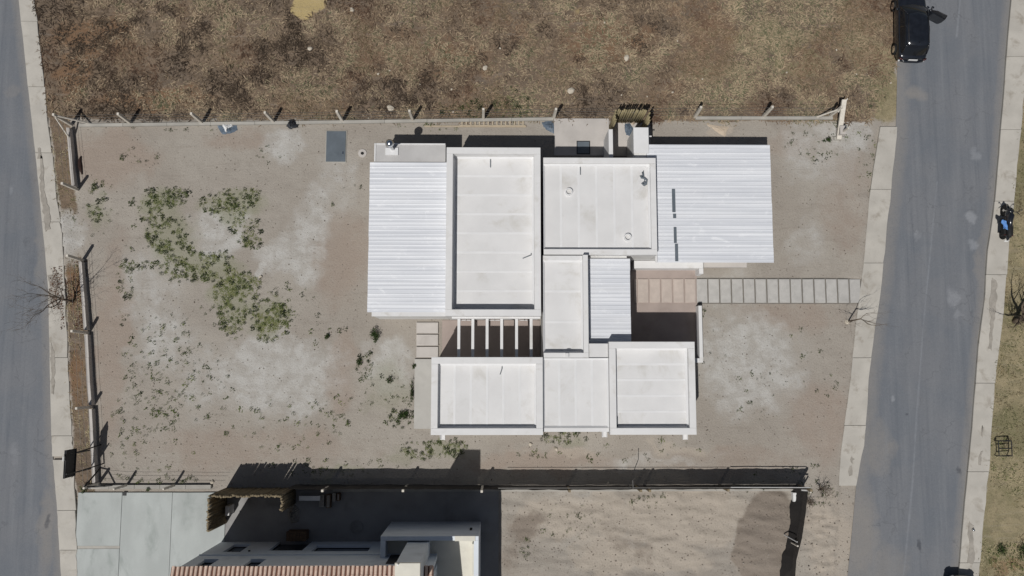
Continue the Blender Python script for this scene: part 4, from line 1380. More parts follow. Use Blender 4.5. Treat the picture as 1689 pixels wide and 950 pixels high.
sc1 = thing('shade_cloth_fence', (*U(900, 801).xy, 0), 'long black shade-cloth fence on the southern boundary of the plot', 'fence')
CH = 1.8
spts = [(489, 799), (545, 799), (672, 799), (796, 800), (935, 800.5), (1048, 800), (1062, 800), (1186, 799), (1316, 799)]
cloth_strip(sc1, [U(*p) for p in spts], CH, .05)
for i, p in enumerate(spts[1:]):
    b = U(*p) + Vector((0, -.06, 0))
    MB().box(b.x - .06, b.y - .06, -.1, b.x + .06, b.y + .06, CH + .12 + (.15 if i < 3 else rnd.uniform(-.05, .1))).build('post', M['post'] if i < 3 else M['stick_old'], sc1)
a, b = U(1190, 798), U(1316, 797)
MB().tube([(a.x, a.y + .06, CH + .05), (b.x, b.y + .02, CH + .06)], .028, 6).build('top_rail', M['mesh_rail'], sc1)
a = U(822, 799)
MB().tube([(a.x, a.y + .05, CH + .03), (U(1190, 799).x, a.y + .05, CH + .02)], .016, 6).build('top_rail', M['wire'], sc1)
a, b = U(550, 804), U(1315, 801)
MB().bbox(a.x, b.y - .28, -.05, b.x, b.y - .12, .10, .01).build('base_kerb', M['concrete'], sc1)
MB().tube([U(1036, 800) + Vector((0, -.05, 0)), U(1032, 795) + Vector((0, 0, 2.6)), U(1030, 790) + Vector((0, .3, 2.9))], .02, 6).build('bent_rod', M['wire'], sc1)
sc2 = thing('shade_cloth_fence', (*U(1312, 880).xy, 0), 'sagging black shade-cloth fence on the east side of the southern lot', 'fence')
q = [U(1318, 804), U(1314, 840), U(1308, 880), U(1299, 915), U(1296, 960)]
vs, fs = [], []
r2 = random.Random(3)
P = []
for a, b in zip(q[:-1], q[1:]):
    for t in range(10): P.append(a.lerp(b, t / 10))
for i, p in enumerate(P):
    wv = .05 * math.sin(i * .5) + r2.uniform(-.03, .03)
    for (dx, z) in ((-.42 + wv, .03), (-.36 + wv, .18), (-.16, .55), (-.03, .95), (.0, 1.25), (.02, 1.3)):
        vs.append((p.x + dx, p.y, z + r2.uniform(-.015, .015)))
for i in range(len(P) - 1):
    for k in range(5):
        a = i * 6 + k
        fs.append((a, a + 1, a + 7, a + 6))
MB().add(vs, fs).build('cloth', M['shade_cloth'], sc2, True)
for (px, py) in ((1321, 806), (1300, 892)):
    b = U(px, py)
    MB().tube([(b.x, b.y, -.1), (b.x + .03, b.y, 1.4)], .045, 8).build('post', M['post'], sc2)
MB().tube([U(1306, 802) + Vector((0, 0, 1.45)), U(1322, 803) + Vector((0, 0, 1.42))], .05, 8).build('rail', M['mesh_rail'], sc2)
MB().tube([U(1290, 880) + Vector((0, 0, .35)), U(1301, 886) + Vector((0, 0, 1.3))], .035, 8).build('stay', M['mesh_rail'], sc2)
a, b = U(1305, 826), U(1315, 811)
o = MB().bbox(a.x, a.y, -.03, b.x, b.y, .35, .03).build('white_drum', M['tarp_white'], origin=((a.x + b.x) / 2, (a.y + b.y) / 2, 0))
tag(o, 'small white block standing inside the corner of the southern lot', 'block')

# ------------------------------------------------------------------ neighbouring two-storey house
yW = U(500, 893).y
xL, xR = U(366, 893).x, U(729, 893).x
yBk = yW - 6.0
nb = thing('neighbour_house', ((xL + xR) / 2, yW - 3, 0), 'pale grey two-storey house with terracotta roof edge at the bottom edge', 'house')
zEv = 6.6
# wall with real openings: build as strips around the openings
def fx_(px): return U(px, 893).x
ops = [(fx_(394), fx_(421), .8, 2.6), (fx_(462), fx_(515), .0, 2.3), (fx_(531), fx_(619), 1.1, 2.5), (fx_(386), fx_(406), 4.45, 6.15), (fx_(455), fx_(476), 4.45, 6.15)]
cuts = sorted({xL, xR} | {o[0] for o in ops} | {o[1] for o in ops})
wallmb = MB()
for xa, xb2 in zip(cuts[:-1], cuts[1:]):
    xm = (xa + xb2) / 2
    spans = sorted((o[2], o[3]) for o in ops if o[0] < xm < o[1])
    z = -.05
    for s0_, s1_ in spans:
        if s0_ > z: wallmb.box(xa, yW - .22, z, xb2, yW, s0_)
        z = s1_
    wallmb.box(xa, yW - .22, z, xb2, yW, zEv)
wallmb.build('wall', M['house_grey'], nb)
MB().box(xL, yBk, -.05, xR, yW - .45, zEv - .02).build('wall', M['house_grey'], nb)
MB().box(xL, yW - .45, zEv - .3, xR, yW - .22, zEv - .02).build('wall', M['house_grey'], nb)
for (xa, xb2, z0, z1) in ops:
    fr = MB()
    fr.box(xa, yW - .20, z0, xa + .05, yW - .12, z1).box(xb2 - .05, yW - .20, z0, xb2, yW - .12, z1).box(xa + .051, yW - .20, z1 - .05, xb2 - .051, yW - .12, z1)
    if z0 > 0: fr.box(xa + .051, yW - .20, z0, xb2 - .051, yW - .12, z0 + .05)
    w_ = fr.build('window' if z0 > 0 else 'door', M['iron'], nb)
    MB().box(xa + .051, yW - .17, z0 + .051, xb2 - .051, yW - .15, z1 - .051).build('pane', M['window_glass'], w_)
    if z0 > 0: MB().box(xa - .03, yW - .12, z0 - .06, xb2 + .03, yW + .05, z0 - .002).build('sill', M['house_grey'], w_)
MB().box(xL, yW + .002, 3.35, xR, yW + .05, 3.45).build('string_course', M['house_grey'], nb)
p = U(411, 909.6, 2.5)
MB().tube([(p.x, yW - .01, 2.5), (p.x, yW + .06, 2.5)], .06, 10).build('pipe_end', M['hole'], nb)
# roof: eave board, sloping deck and barrel tiles
slope = math.tan(math.radians(18))
yE = yW + .16
rf = MB().add([(xL - .1, yE, zEv), (xR + .08, yE, zEv), (xR + .08, yBk, zEv + slope * (yE - yBk)), (xL - .1, yBk, zEv + slope * (yE - yBk)),
               (xL - .1, yE, zEv - .10), (xR + .08, yE, zEv - .10), (xR + .08, yBk, zEv - .1), (xL - .1, yBk, zEv - .1)],
              [(0, 3, 2, 1), (4, 5, 6, 7), (0, 1, 5, 4), (1, 2, 6, 5), (3, 0, 4, 7), (2, 3, 7, 6)]).build('roof', M['tile_pan'], nb)
TW = (xR - xL + .18) / 57
def tile_mesh():
    vs, fs = [], []
    L, r = .46, TW * .33
    for i, (yy, k) in enumerate(((0, 1.08), (-L, .92))):
        for a in range(7):
            w = math.pi * a / 6
            vs.append((r * k * math.cos(w), yy, r * k * math.sin(w) * .9 + (0 if i == 0 else L * slope)))
            vs.append(((r * k - .015) * math.cos(w), yy, (r * k - .015) * math.sin(w) * .9 + (0 if i == 0 else L * slope)))
    for a in range(6):
        fs += [(2 * a, 2 * a + 2, 14 + 2 * a + 2, 14 + 2 * a), (2 * a + 1, 14 + 2 * a + 1, 14 + 2 * a + 3, 2 * a + 3), (2 * a, 2 * a + 1, 2 * a + 3, 2 * a + 2)]
    me = MB().add(vs, fs).mesh('roof_tile', smooth=False)
    me.materials.append(M['tile'])
    return me


tm = tile_mesh()
tow_skip = (U(640, 930, 6.8).x, U(705, 930, 6.8).x)
for row in range(5):
    yy = yE + .05 - row * .40
    for k in range(57):
        x = xL - .1 + (k + .5) * TW
        inst('roof_tile', tm, (x + rnd.uniform(-.008, .008), yy + rnd.uniform(-.015, .015), zEv + slope * (yE - yy) + .012 + rnd.uniform(0, .008)), rf, (0, 0, rnd.uniform(-.02, .02)))
# right-hand lower block with a roof terrace
zTp, zT = 4.1, 3.3
xt0, xt1 = U(646, 860).x, U(793, 860).x
yT = U(700, 860).y
MB().box(xt0, yBk - .04, -.05, xt1, yT, zT).build('wall', M['house_grey'], nb)
MB().bbox(xt0, yT - .22, zT, xt1, yT, zTp, .012).build('parapet', M['house_grey'], nb)
MB().bbox(xt0, yW + .004, zT, xt0 + .25, yT - .223, zTp - .003, .012).build('parapet', M['house_grey'], nb)
MB().bbox(xt1 - .24, yBk - .04, zT, xt1, yT - .223, zTp - .003, .012).build('parapet', M['house_grey'], nb)
MB().bbox(xt1 - .34, yBk, zT, xt1 - .243, yT - .45, zT + .45, .012).build('kerb', M['cream'], nb)
MB().box(xt0 + .253, yBk + .1, zT + .002, xt1 - .245, yT - .224, zT + .02).build('terrace_floor', M['cream'], nb)
p = U(777, 878, 2.2)
MB().box(p.x - .06, yT + .002, 2.0, p.x + .06, yT + .03, 2.6).build('drain_slot_shade', M['hole'], nb)  # black plate on the wall painting the shade in the slot
# cream strip painting sunlight on the lit end of the parapet top
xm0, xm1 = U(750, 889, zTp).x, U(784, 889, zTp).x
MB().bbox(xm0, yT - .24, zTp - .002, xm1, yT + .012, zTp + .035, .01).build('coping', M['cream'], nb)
# tall tank tower
zTw = 8.7
tw = WR(652, 924, 692, 968, zTw)
yTw = yT - .30
MB().box(tw[0], yTw - 1.35, zT + .01, tw[2], yTw, zTw - .15).build('tower', M['house_grey'], nb)
cp = MB()
MB().bbox(tw[0] - .03, yTw - 1.38, zTw - .15, tw[2] + .03, yTw + .03, zTw, .02).build('tower_cap', M['cream'], nb)
MB().tube([(tw[0] + .12, yTw - .02, zTw), (tw[0] + .12, yTw - .02, zTw + .18)], .04, 8).build('tower_pipe', M['tarp_white'], nb)
# terrace doorway as a flat panel, recess shade put into its colour
MB().box(xt0 + .45, yW + .003, zT + .03, tw[0] - .12, yW + .03, zT + 2.1).build('terrace_door', M['sign_dark'], nb)

# things in the neighbour's yard
a, b = U(493, 826), U(528, 819)
o = thing('bench', ((a.x + b.x) / 2, (a.y + b.y) / 2, .06), 'pale-topped blue bench standing in the shade by the cloth fence', 'bench')
zb = .75
a, b = U(493, 826, zb), U(528, 818, zb)
MB().bbox(a.x, a.y, zb - .05, b.x, b.y, zb, .01).build('top', M['tarp_white'], o)
MB().box(a.x + .05, a.y + .04, .25, b.x - .05, b.y - .04, zb - .06).build('body', M['blue_box'], o)
for sx in (a.x + .06, b.x - .12):
    MB().box(sx, a.y + .05, .06, sx + .06, b.y - .05, .25).build('leg', M['blue_box'], o)
labels = ['narrow grey planter box closest to the blue bench', 'narrow grey planter box standing second from the blue bench', 'narrow grey planter box third from the blue bench', 'narrow grey planter box farthest from the blue bench']
for k, (x0, x1, y0, y1) in enumerate(((529, 537, 815, 834), (540, 548, 814, 836), (551, 556, 812, 825), (558, 563, 812, 824))):
    a, b = U(x0, y1), U(x1, y0)
    t = thing('planter_box', ((a.x + b.x) / 2, (a.y + b.y) / 2, .06), labels[k], 'planter', 'planter boxes in the shaded yard')
    MB().box(a.x, a.y, .06, b.x, b.y, .42).build('trough', M['wood_brown'] if k % 2 else M['concrete'], t)
    MB().box(a.x + .04, a.y + .04, .421, b.x - .04, b.y - .04, .44).build('soil', M['dirt_fill'], t)
a, b = U(478, 888), U(511, 872)
o = thing('wooden_crate', ((a.x + b.x) / 2, (a.y + b.y) / 2, .06), 'brown wooden crate in front of the dark yard door', 'crate')
for k in range(6):
    x0_ = a.x + (b.x - a.x) * k / 6
    MB().box(x0_ + .008, a.y, .78, a.x + (b.x - a.x) * (k + 1) / 6 - .008, b.y, .81).build('slat', M['wood_brown'], o)
MB().box(a.x + .02, a.y + .02, .06, b.x - .02, b.y - .02, .775).build('body', M['wood_brown'], o)
p = U(588, 869)
o = thing('round_lid', (p.x, p.y, .06), 'round cement lid set in the shaded yard floor', 'lid')
MB().lathe(p.x, p.y, [(.36, .055), (.36, .09), (.29, .09), (.285, .075), (.001, .08)], 26).build('rim', M['grey_floor'], o)
a = U(384, 838)
o = MB().bbox(a.x - .12, a.y - .25, .06, a.x + .10, a.y + .25, .9, .015).build('meter_cabinet', M['parapet'], origin=(a.x, a.y, 0)); tag(o, 'white meter cabinet just inside the weathered cane fence', 'cabinet')
p = U(482, 834)
for k in range(6):
    pass
tarp('debris_pile', [(475, 838), (486, 830), (496, 840), (494, 860), (482, 864), (474, 852)], M['dirt_fill'], 'heap of dusty rubble in the shaded yard below the bench', 'rubble', .4, 12, .07)

# ------------------------------------------------------------------ cars


def make_car(label, paint, loc, rz, door_open=False, group=None):
    """front faces +y; local coordinates, rear bumper at y = 0"""
    car = thing('car', loc, label, 'car', group, rz)
    L, W = 4.25, 0.86
    # stations: y, half width, sill z, belt z (top of lower body), shoulder round
    st = [(0.0, .60, .42, .72), (.05, .74, .34, .86), (.18, .82, .28, .93), (.6, .86, .25, .97), (1.3, .87, .24, .98), (2.2, .87, .24, .98), (3.0, .86, .24, .97), (3.35, .85, .25, .93), (3.8, .83, .27, .88), (4.08, .76, .32, .80), (4.2, .62, .38, .68), (4.25, .50, .44, .60)]
    vs, fs = [], []
    n = 13
    for (y, w, s, bz) in st:
        ring = [(-w * .86, s), (-w * .97, s + .10), (-w, s + .28), (-w * .985, bz - .14), (-w * .92, bz - .03), (-w * .6, bz + .015), (0, bz + .035)]
        ring = ring + [(-x, z) for x, z in reversed(ring[:-1])]
        vs += [(x, y, z) for x, z in ring]
    for i in range(len(st) - 1):
        for k in range(n - 1):
            a = i * n + k
            fs.append((a, a + n, a + n + 1, a + 1))
        fs.append((i * n, i * n + n - 1, (i + 1) * n + n - 1, (i + 1) * n))
    fs += [tuple(range(n)), tuple(reversed(range((len(st) - 1) * n, len(st) * n)))]
    body = MB().add(vs, fs).build('body', paint, car, True, local=True)
    sub = body.modifiers.new('sub', 'SUBSURF'); sub.levels = 1; sub.render_levels = 2
    # greenhouse (glass), roof panel
    def ring2(y0, y1, w0, w1, z, k=6):
        out = []
        for (x, y) in ((-w0, y0), (w0, y0), (w1, y1), (-w1, y1)):
            out.append((x, y, z))
        return out
    z0, z1 = .95, 1.50
    levels = [(.22, 3.20, .78, .76, .94), (.34, 2.98, .75, .72, 1.12), (.48, 2.70, .70, .66, 1.32), (.62, 2.42, .64, .60, 1.48)]
    vs, fs = [], []
    def rr(y0, y1, w0, w1, z):
        r = .16
        pts = [(-w0 + r, y0), (0, y0 - .05), (w0 - r, y0), (w0, y0 + r), (w0 * .5 + w1 * .5 + .02, (y0 + y1) / 2), (w1, y1 - r), (w1 - r, y1), (0, y1 + .08), (-w1 + r, y1), (-w1, y1 - r), (-(w0 * .5 + w1 * .5 + .02), (y0 + y1) / 2), (-w0, y0 + r)]
        return [(x, y, z) for x, y in pts]
    for lv in levels: vs += rr(*lv)
    m = 12
    for i in range(len(levels) - 1):
        for k in range(m):
            fs.append((i * m + k, i * m + (k + 1) % m, (i + 1) * m + (k + 1) % m, (i + 1) * m + k))
    fs.append(tuple(range((len(levels) - 1) * m, len(levels) * m)))
    MB().add(vs, fs).build('windows', M['glass'], car, True, local=True)
    vs = rr(.60, 2.46, .66, .62, 1.475) + rr(.66, 2.36, .60, .56, 1.535) + rr(.85, 2.15, .45, .42, 1.56)
    fs = [(i * m + k, i * m + (k + 1) % m, (i + 1) * m + (k + 1) % m, (i + 1) * m + k) for i in range(2) for k in range(m)] + [tuple(range(2 * m, 3 * m))]
    roof = MB().add(vs, fs).build('roof', paint, car, True, local=True)
    for sx in (-1, 1):
        MB().tube([(sx * .575, .75, 1.555), (sx * .60, 1.5, 1.585), (sx * .56, 2.3, 1.545)], .02, 8).build('roof_rail', M['iron'], roof, True, local=True)
        # pillars
        for pts in ([(sx * .78, 3.1, .97), (sx * .67, 2.62, 1.36), (sx * .60, 2.40, 1.50)], [(sx * .79, 1.85, .97), (sx * .70, 1.75, 1.34), (sx * .645, 1.7, 1.49)], [(sx * .72, .30, .97), (sx * .66, .50, 1.34), (sx * .60, .66, 1.49)]):
            MB().tube(pts, .032, 6).build('pillar', paint, roof, True, local=True)
    MB().tube([(0, .80, 1.55), (0, .72, 1.62), (0, .62, 1.68)], .012, 6).build('antenna', M['iron'], roof, local=True)
    # wheels
    for sx in (-1, 1):
        for y in (.78, 3.42):
            w = MB().tube([(sx * .66, y, .33), (sx * .885, y, .33)], .33, 26).build('wheel', M['black'], car, True, local=True)
            MB().tube([(sx * .86, y, .33), (sx * .893, y, .33)], .20, 16).build('rim', M['steel'], w, local=True)
        MB().tube([(sx * .60, -.012, .80), (sx * .70, .02, .80), (sx * .775, .09, .80)], .05, 8).build('tail_lamp', M['lamp_red'], car, True, local=True)
        MB().tube([(sx * .62, .0, .55), (sx * .74, .03, .55)], .05, 8).build('reflector', M['lamp_clear'], car, True, local=True)
        MB().tube([(sx * .50, 4.19, .66), (sx * .66, 4.12, .68), (sx * .76, 3.98, .70)], .07, 8).build('headlight', M['lamp_clear'], car, True, local=True)
        mi = MB().tube([(sx * .84, 2.92, 1.0), (sx * 1.0, 2.90, 1.04), (sx * 1.06, 2.89, 1.04)], [.03, .085, .05], 8).build('mirror', paint, car, True, local=True)
        hd = MB().box(sx * .868, 1.25, .80, sx * .885, 1.42, .825).build('door_handle', M['iron'], car, local=True)
    MB().box(-.26, -.06, .74, .26, -.02, .86).build('licence_plate', M['plate'], car, local=True)
    # bumper step where the plate shows from above
    MB().tube([(-.66, .03, .60), (-.35, -.04, .58), (.35, -.04, .58), (.66, .03, .60)], .085, 8).build('bumper', paint, car, True, local=True)
    MB().box(-.13, 2.82, 1.075, .13, 2.97, 1.085).build('sun_visor_card', M['plate'], car, local=True)
    MB().tube([(-.35, 3.18, .985), (.0, 3.24, .985), (.35, 3.18, .985)], .012, 6).build('wiper', M['iron'], car, local=True)
    if door_open:
        a = math.radians(-62)
        hinge = Vector((.84, 2.92, 0))
        def T(y, x, z):   # y: distance back from hinge along closed door, x outward
            dx, dy = x, -y
            # swing outwards
            ca, sa = math.cos(-a), math.sin(-a)
            return (hinge.x + dx * ca - dy * sa, hinge.y + dx * sa + dy * ca, z)
        vs = [T(0, 0, .30), T(1.05, 0, .30), T(1.12, 0, .6), T(1.12, 0, .96), T(0, 0, .96)]
        vs += [T(0, .14, .30), T(1.05, .14, .30), T(1.12, .14, .6), T(1.12, .09, .97), T(0, .09, .97)]
        fs = [(0, 1, 2, 3, 4), (9, 8, 7, 6, 5), (0, 5, 6, 1), (1, 6, 7, 2), (2, 7, 8, 3), (3, 8, 9, 4), (4, 9, 5, 0)]
        d = MB().add(vs, fs).build('open_door', paint, car, local=True)
        fr = MB().tube([T(.02, .05, .97), T(.45, .02, 1.30), T(.62, -.04, 1.40), T(1.0, -.04, 1.42), T(1.10, .05, .97)], .03, 8)
        fr.build('window_frame', M['iron'], d, True, local=True)
        MB().add([T(.08, .05, .97), T(.46, .02, 1.29), T(.64, -.03, 1.38), T(.98, -.03, 1.40), T(1.07, .05, .97)], [(0, 1, 2, 3, 4)]).build('pane', M['glass'], d, local=True)
        MB().tube([T(.15, .16, 1.0), T(.16, .30, 1.03)], [.04, .09], 8).build('mirror_housing', paint, d, True, local=True)
        MB().box(.70, 1.9, .5, .80, 2.9, .95).build('cabin_shade', M['hole'], car, local=True)  # solid black box painting the shade of the open cabin
    return car


c0 = U(1494, 107)
make_car('black hatchback parked at the kerb with its street-side front door open', M['paint'], (c0.x, c0.y, .02), math.radians(-2.0), True)
c1 = U(1568, 944)
c1.y -= 4.25
make_car('black car with only its rounded end in view at the bottom of the street', M['paint'], (c1.x, c1.y, .03), math.radians(-3.5))
# ------------------------------------------------------------------ motorcycle
mc = U(1647, 395)
mb_ = thing('motorcycle', (mc.x, mc.y, .13), 'black motorcycle parked on the far pavement with a blue cloth on it', 'motorcycle', None, math.radians(-6))
for y, nm in ((.28, 'rear'), (1.62, 'front')):
    w = MB()
    prof = []
    for k in range(25):
        a = 2 * math.pi * k / 24
        prof.append((0, y + .29 * math.cos(a), .31 + .29 * math.sin(a)))
    w.tube(prof, .065, 10, False)
    wh = w.build('wheel', M['black'], mb_, True, local=True)
    MB().tube([(-.03, y, .31), (.03, y, .31)], .25, 18).build('spoked_rim', M['iron'], wh, local=True)
    MB().tube([(-.05, y, .31), (.05, y, .31)], .08, 12).build('hub', M['steel'], wh, local=True)
MB().tube([(0, .55, .95), (0, .9, .88), (0, 1.2, .98), (0, 1.42, .90)], [.10, .15, .17, .09], 12).build('fuel_tank', M['paint'], mb_, True, local=True)
seat = MB().tube([(0, -.05, .90), (0, .15, .88), (0, .5, .84), (0, .92, .86)], [.09, .15, .17, .12], 12).build('seat', M['black'], mb_, True, local=True)
MB().tube([(0, -.2, .70), (0, .05, .76), (0, .3, .70)], [.05, .13, .15], 10).build('rear_fender', M['paint'], mb_, True, local=True)
MB().tube([(0, 1.35, .60), (0, 1.65, .68), (0, 1.92, .55)], [.08, .10, .05], 10).build('front_fender', M['paint'], mb_, True, local=True)
MB().box(-.17, .65, .25, .17, 1.15, .72).build('engine', M['iron'], mb_, local=True)
for sx in (-1, 1):
    MB().tube([(sx * .09, 1.62, .31), (sx * .09, 1.42, 1.0)], .035, 8).build('fork', M['steel'], mb_, local=True)
    MB().tube([(sx * .05, 1.40, 1.05), (sx * .28, 1.38, 1.10), (sx * .40, 1.26, 1.08)], .022, 8).build('handlebar', M['iron'], mb_, True, local=True)
    MB().tube([(sx * .25, 1.40, 1.10), (sx * .36, 1.50, 1.22), (sx * .44, 1.50, 1.24)], [.012, .02, .05], 8).build('mirror', M['iron'], mb_, True, local=True)
    MB().tube([(sx * .14, .1, .8), (sx * .26, .08, .8)], [.02, .04], 8).build('indicator', M['lamp_red'], mb_, local=True)
    MB().tube([(sx * .15, .95, .40), (sx * .30, .95, .38)], .025, 8).build('foot_peg', M['iron'], mb_, local=True)
    MB().box(sx * .13, .12, .48, sx * .27, .68, .78).build('side_case', M['black'], mb_, local=True)
MB().tube([(0, 1.50, .92), (0, 1.62, .90)], [.08, .09], 14).build('headlamp', M['glass'], mb_, local=True)
MB().tube([(0, 1.20, .55), (0, 1.42, .80), (0, 1.50, 1.02)], [.16, .19, .12], 10).build('fairing', M['paint'], mb_, True, local=True)
MB().box(-.12, .72, .72, .12, 1.3, .86).build('frame_cover', M['red_paint'], mb_, local=True)
MB().tube([(.16, 1.0, .3), (.20, .5, .33), (.21, -.05, .42)], [.03, .05, .06], 10).build('exhaust', M['steel'], mb_, True, local=True)
MB().add([(-.11, -.16, .72), (.11, -.16, .72), (.11, -.24, .56), (-.11, -.24, .56), (-.11, -.17, .715), (.11, -.17, .715), (.11, -.25, .555), (-.11, -.25, .555)],
         [(0, 1, 2, 3), (7, 6, 5, 4), (0, 4, 5, 1), (1, 5, 6, 2), (2, 6, 7, 3), (3, 7, 4, 0)]).build('licence_plate', M['plate'], mb_, local=True)
p = U(1657, 371, 1.0)
t = np.linspace(0, 1, 12)
A, B = np.meshgrid(t, t, indexing='ij')
V = np.stack([(A - .5) * .38 + .05 * np.sin(B * 5), (B - .5) * .5 + .04 * np.sin(A * 6), .98 - .35 * np.clip(A - .45, 0, 1) ** 1.3 + .04 * np.sin(A * 9 + B * 7) + .03 * np.cos(B * 13)], -1).reshape(-1, 3)
idx = np.arange(144).reshape(12, 12)
o = np_mesh('blue_cloth', V, np.stack([idx[:-1, :-1], idx[1:, :-1], idx[1:, 1:], idx[:-1, 1:]], -1).reshape(-1, 4), M['cloth_blue'], smooth=True)
o.location = (p.x, p.y, .13)
sol = o.modifiers.new('thick', 'SOLIDIFY'); sol.thickness = .015
tag(o, 'light blue cloth draped over the side of the black motorcycle', 'cloth')

# ------------------------------------------------------------------ bare trees


def bare_tree(name, base, h, spread, label, seed, n_main=6, r0=.07, depth=4, lean=(0, 0), low=.25, z0=0.0, leaf=0):
    r = random.Random(seed)
    b = Vector((base.x, base.y, z0))
    root = thing(name, tuple(b), label, 'tree')
    trunk = MB()
    top = b + Vector((lean[0] * .4, lean[1] * .4, h * low))
    trunk.tube([b - Vector((0, 0, .1)), b + Vector((lean[0] * .15, lean[1] * .15, h * low * .5)), top], [r0 * 1.3, r0 * 1.05, r0], 9)
    trunk.build('trunk', M['bark'], root, True)
    tips = []
    br = MB(); tw = MB()

    def grow(p, d, L, rad, k):
        pts = [p]
        dd = d.normalized()
        seg = 4
        for i in range(seg):
            dd = (dd + Vector((r.uniform(-.28, .28), r.uniform(-.28, .28), r.uniform(-.10, .18)))).normalized()
            pts.append(pts[-1] + dd * L / seg)
        rads = [rad * (1 - .55 * i / seg) for i in range(seg + 1)]
        (br if k >= depth - 1 else tw).tube(pts, rads, 6 if k >= depth - 1 else 4, False)
        if k == 0:
            tips.append(pts[-1]); return
        nb_ = r.randint(2, 4)
        for i in range(nb_):
            j = r.randint(1, seg)
            nd = (dd + Vector((r.uniform(-1, 1), r.uniform(-1, 1), r.uniform(-.3, .6)))).normalized()
            grow(pts[j], nd, L * r.uniform(.45, .72), max(rads[j] * r.uniform(.40, .58), .004), k - 1)
        grow(pts[-1], dd, L * .6, max(rads[-1] * .75, .004), k - 1)
    for i in range(n_main):
        a = 2 * math.pi * i / n_main + r.uniform(-.4, .4)
        d = Vector((math.cos(a) * spread + lean[0] * .5, math.sin(a) * spread + lean[1] * .5, h * .55))
        grow(top if i % 2 else b.lerp(top, r.uniform(.5, .95)), d, h * .42, r0 * r.uniform(.5, .75), depth - 1)
    br.build('limb', M['bark'], root, True)
    t_ = tw.build('twig', M['bark'], root)
    return root


bare_tree('bare_tree', U(122, 497), 4.2, 1.5, 'leafless thorny tree between the back street pavement and the low wall', 5, 5, .06, 4, (-.5, .1), .25)
bare_tree('bare_tree', U(1672, 530), 3.6, 2.4, 'dark leafless tree on the dry verge beyond the far pavement', 23, 7, .13, 4, (.2, .4), .22)
bare_tree('sapling', U(1398, 530), 2.8, .7, 'thin leafless sapling beside the clean pavement at the end of the paver path', 8, 4, .035, 3, (.2, .1), .55)
p = U(1397, 531)
o = MB().tube([(p.x, p.y, -.05), (p.x, p.y, .08), (p.x, p.y, .12)], [.16, .15, .08], 9).build('tree_collar', M['stone'], origin=(p.x, p.y, 0)); tag(o, 'ring of pale stone at the foot of the thin sapling', 'stone')

# ------------------------------------------------------------------ vegetation meshes


def blades(name, pts, n, length, width, elev, mat, tone, label, kind='stuff', cat=None, seed=1, spread=.12, tone_var=.25, swirl=.9):
    """tufts of bent blades; pts (k,2) tuft positions, tone (k,) base tone"""
    r = np.random.default_rng(seed)
    k = len(pts)
    K = k * n
    base = np.repeat(pts, n, 0) + r.normal(0, spread, (K, 2))
    az = 9.0 * (fbm(base[:, 0] * .8, base[:, 1] * .8, 900 + seed, 3)) + r.normal(0, swirl, K)
    el = np.radians(r.uniform(elev[0], elev[1], K))
    L = r.uniform(length[0], length[1], K) * np.repeat(r.uniform(.6, 1.3, k), n)
    w = r.uniform(width[0], width[1], K)
    z = gz_np(base[:, 0], base[:, 1])
    d = np.stack([np.cos(az) * np.cos(el), np.sin(az) * np.cos(el), np.sin(el)], -1)
    s = np.stack([-np.sin(az), np.cos(az), np.zeros(K)], -1) * w[:, None] * .5
    p0 = np.stack([base[:, 0], base[:, 1], z - .01], -1)
    p1 = p0 + d * (L * .55)[:, None]
    droop = d.copy(); droop[:, 2] *= .25
    p2 = p1 + droop * (L * .45)[:, None]
    V = np.stack([p0 - s * .7, p0 + s * .7, p1 + s, p1 - s, p2], 1).reshape(-1, 3)
    i = np.arange(K)[:, None] * 5
    F = np.concatenate([i + np.array([[0, 1, 2]]), i + np.array([[0, 2, 3]]), i + np.array([[3, 2, 4]])], 0)
    tn = np.clip(np.repeat(tone, n) + r.normal(0, tone_var * .5, K), 0, 1)
    hue = sstep(.48, .68, fbm(pts[:, 0] * .33, pts[:, 1] * .33, 950 + seed, 4))
    hue = np.repeat(hue, n * 5) * np.repeat(r.uniform(.4, 1, K), 5)
    o = np_mesh(name, V, F, mat, {'tone': np.repeat(tn, 5), 'hue': hue})
    tag(o, label, cat, None, kind)
    return o


def scatter_area(n, x0, x1, y0, y1, seed):
    r = np.random.default_rng(seed)
    return np.stack([r.uniform(x0, x1, n), r.uniform(y0, y1, n)], -1)


def mask_at(mask, P):
    i = np.clip(np.searchsorted(xs, P[:, 0]), 0, nx - 1)
    j = np.clip(np.searchsorted(ys, P[:, 1]), 0, ny - 1)
    return mask[i, j]


# dry grass on the field
P = scatter_area(30500, -33, 33, YF - .05, 25, 1)
keep = (mask_at(m_field, P) > .45) & (mask_at(m_yellow, P) < .35)
dens = fbm(P[:, 0] * .35, P[:, 1] * .35, 501, 4)
keep &= rng.random(len(P)) < (0.45 + .9 * sstep(.35, .6, dens))
P = P[keep]
dark_zone = np.maximum(mask_at(blob(370, 80, 170, 80, 0, .8), P), .6 * mask_at(blob(1250, 90, 130, 60, 0, .8), P))
tone = np.clip(.48 - .26 * dark_zone + 2.3 * (fbm(P[:, 0] * .5, P[:, 1] * .5, 511, 4) - .5) + 1.5 * (fbm(P[:, 0] * 1.5, P[:, 1] * 1.9, 521, 3) - .5) + .26 * sstep(-10, 12, P[:, 0]) - .04, 0, .85)
tone = np.clip(tone + .42 * mask_at(m_verge, P), 0, .85)
tone = np.where((mask_at(m_green, P) > .5) & (rng.random(len(P)) < .6), .98, tone)
blades('dry_grass', P, 7, (.10, .38), (.02, .05), (3, 36), M['straw'], tone, 'matted dry brown grass covering the field behind the plot', seed=3, tone_var=.34)
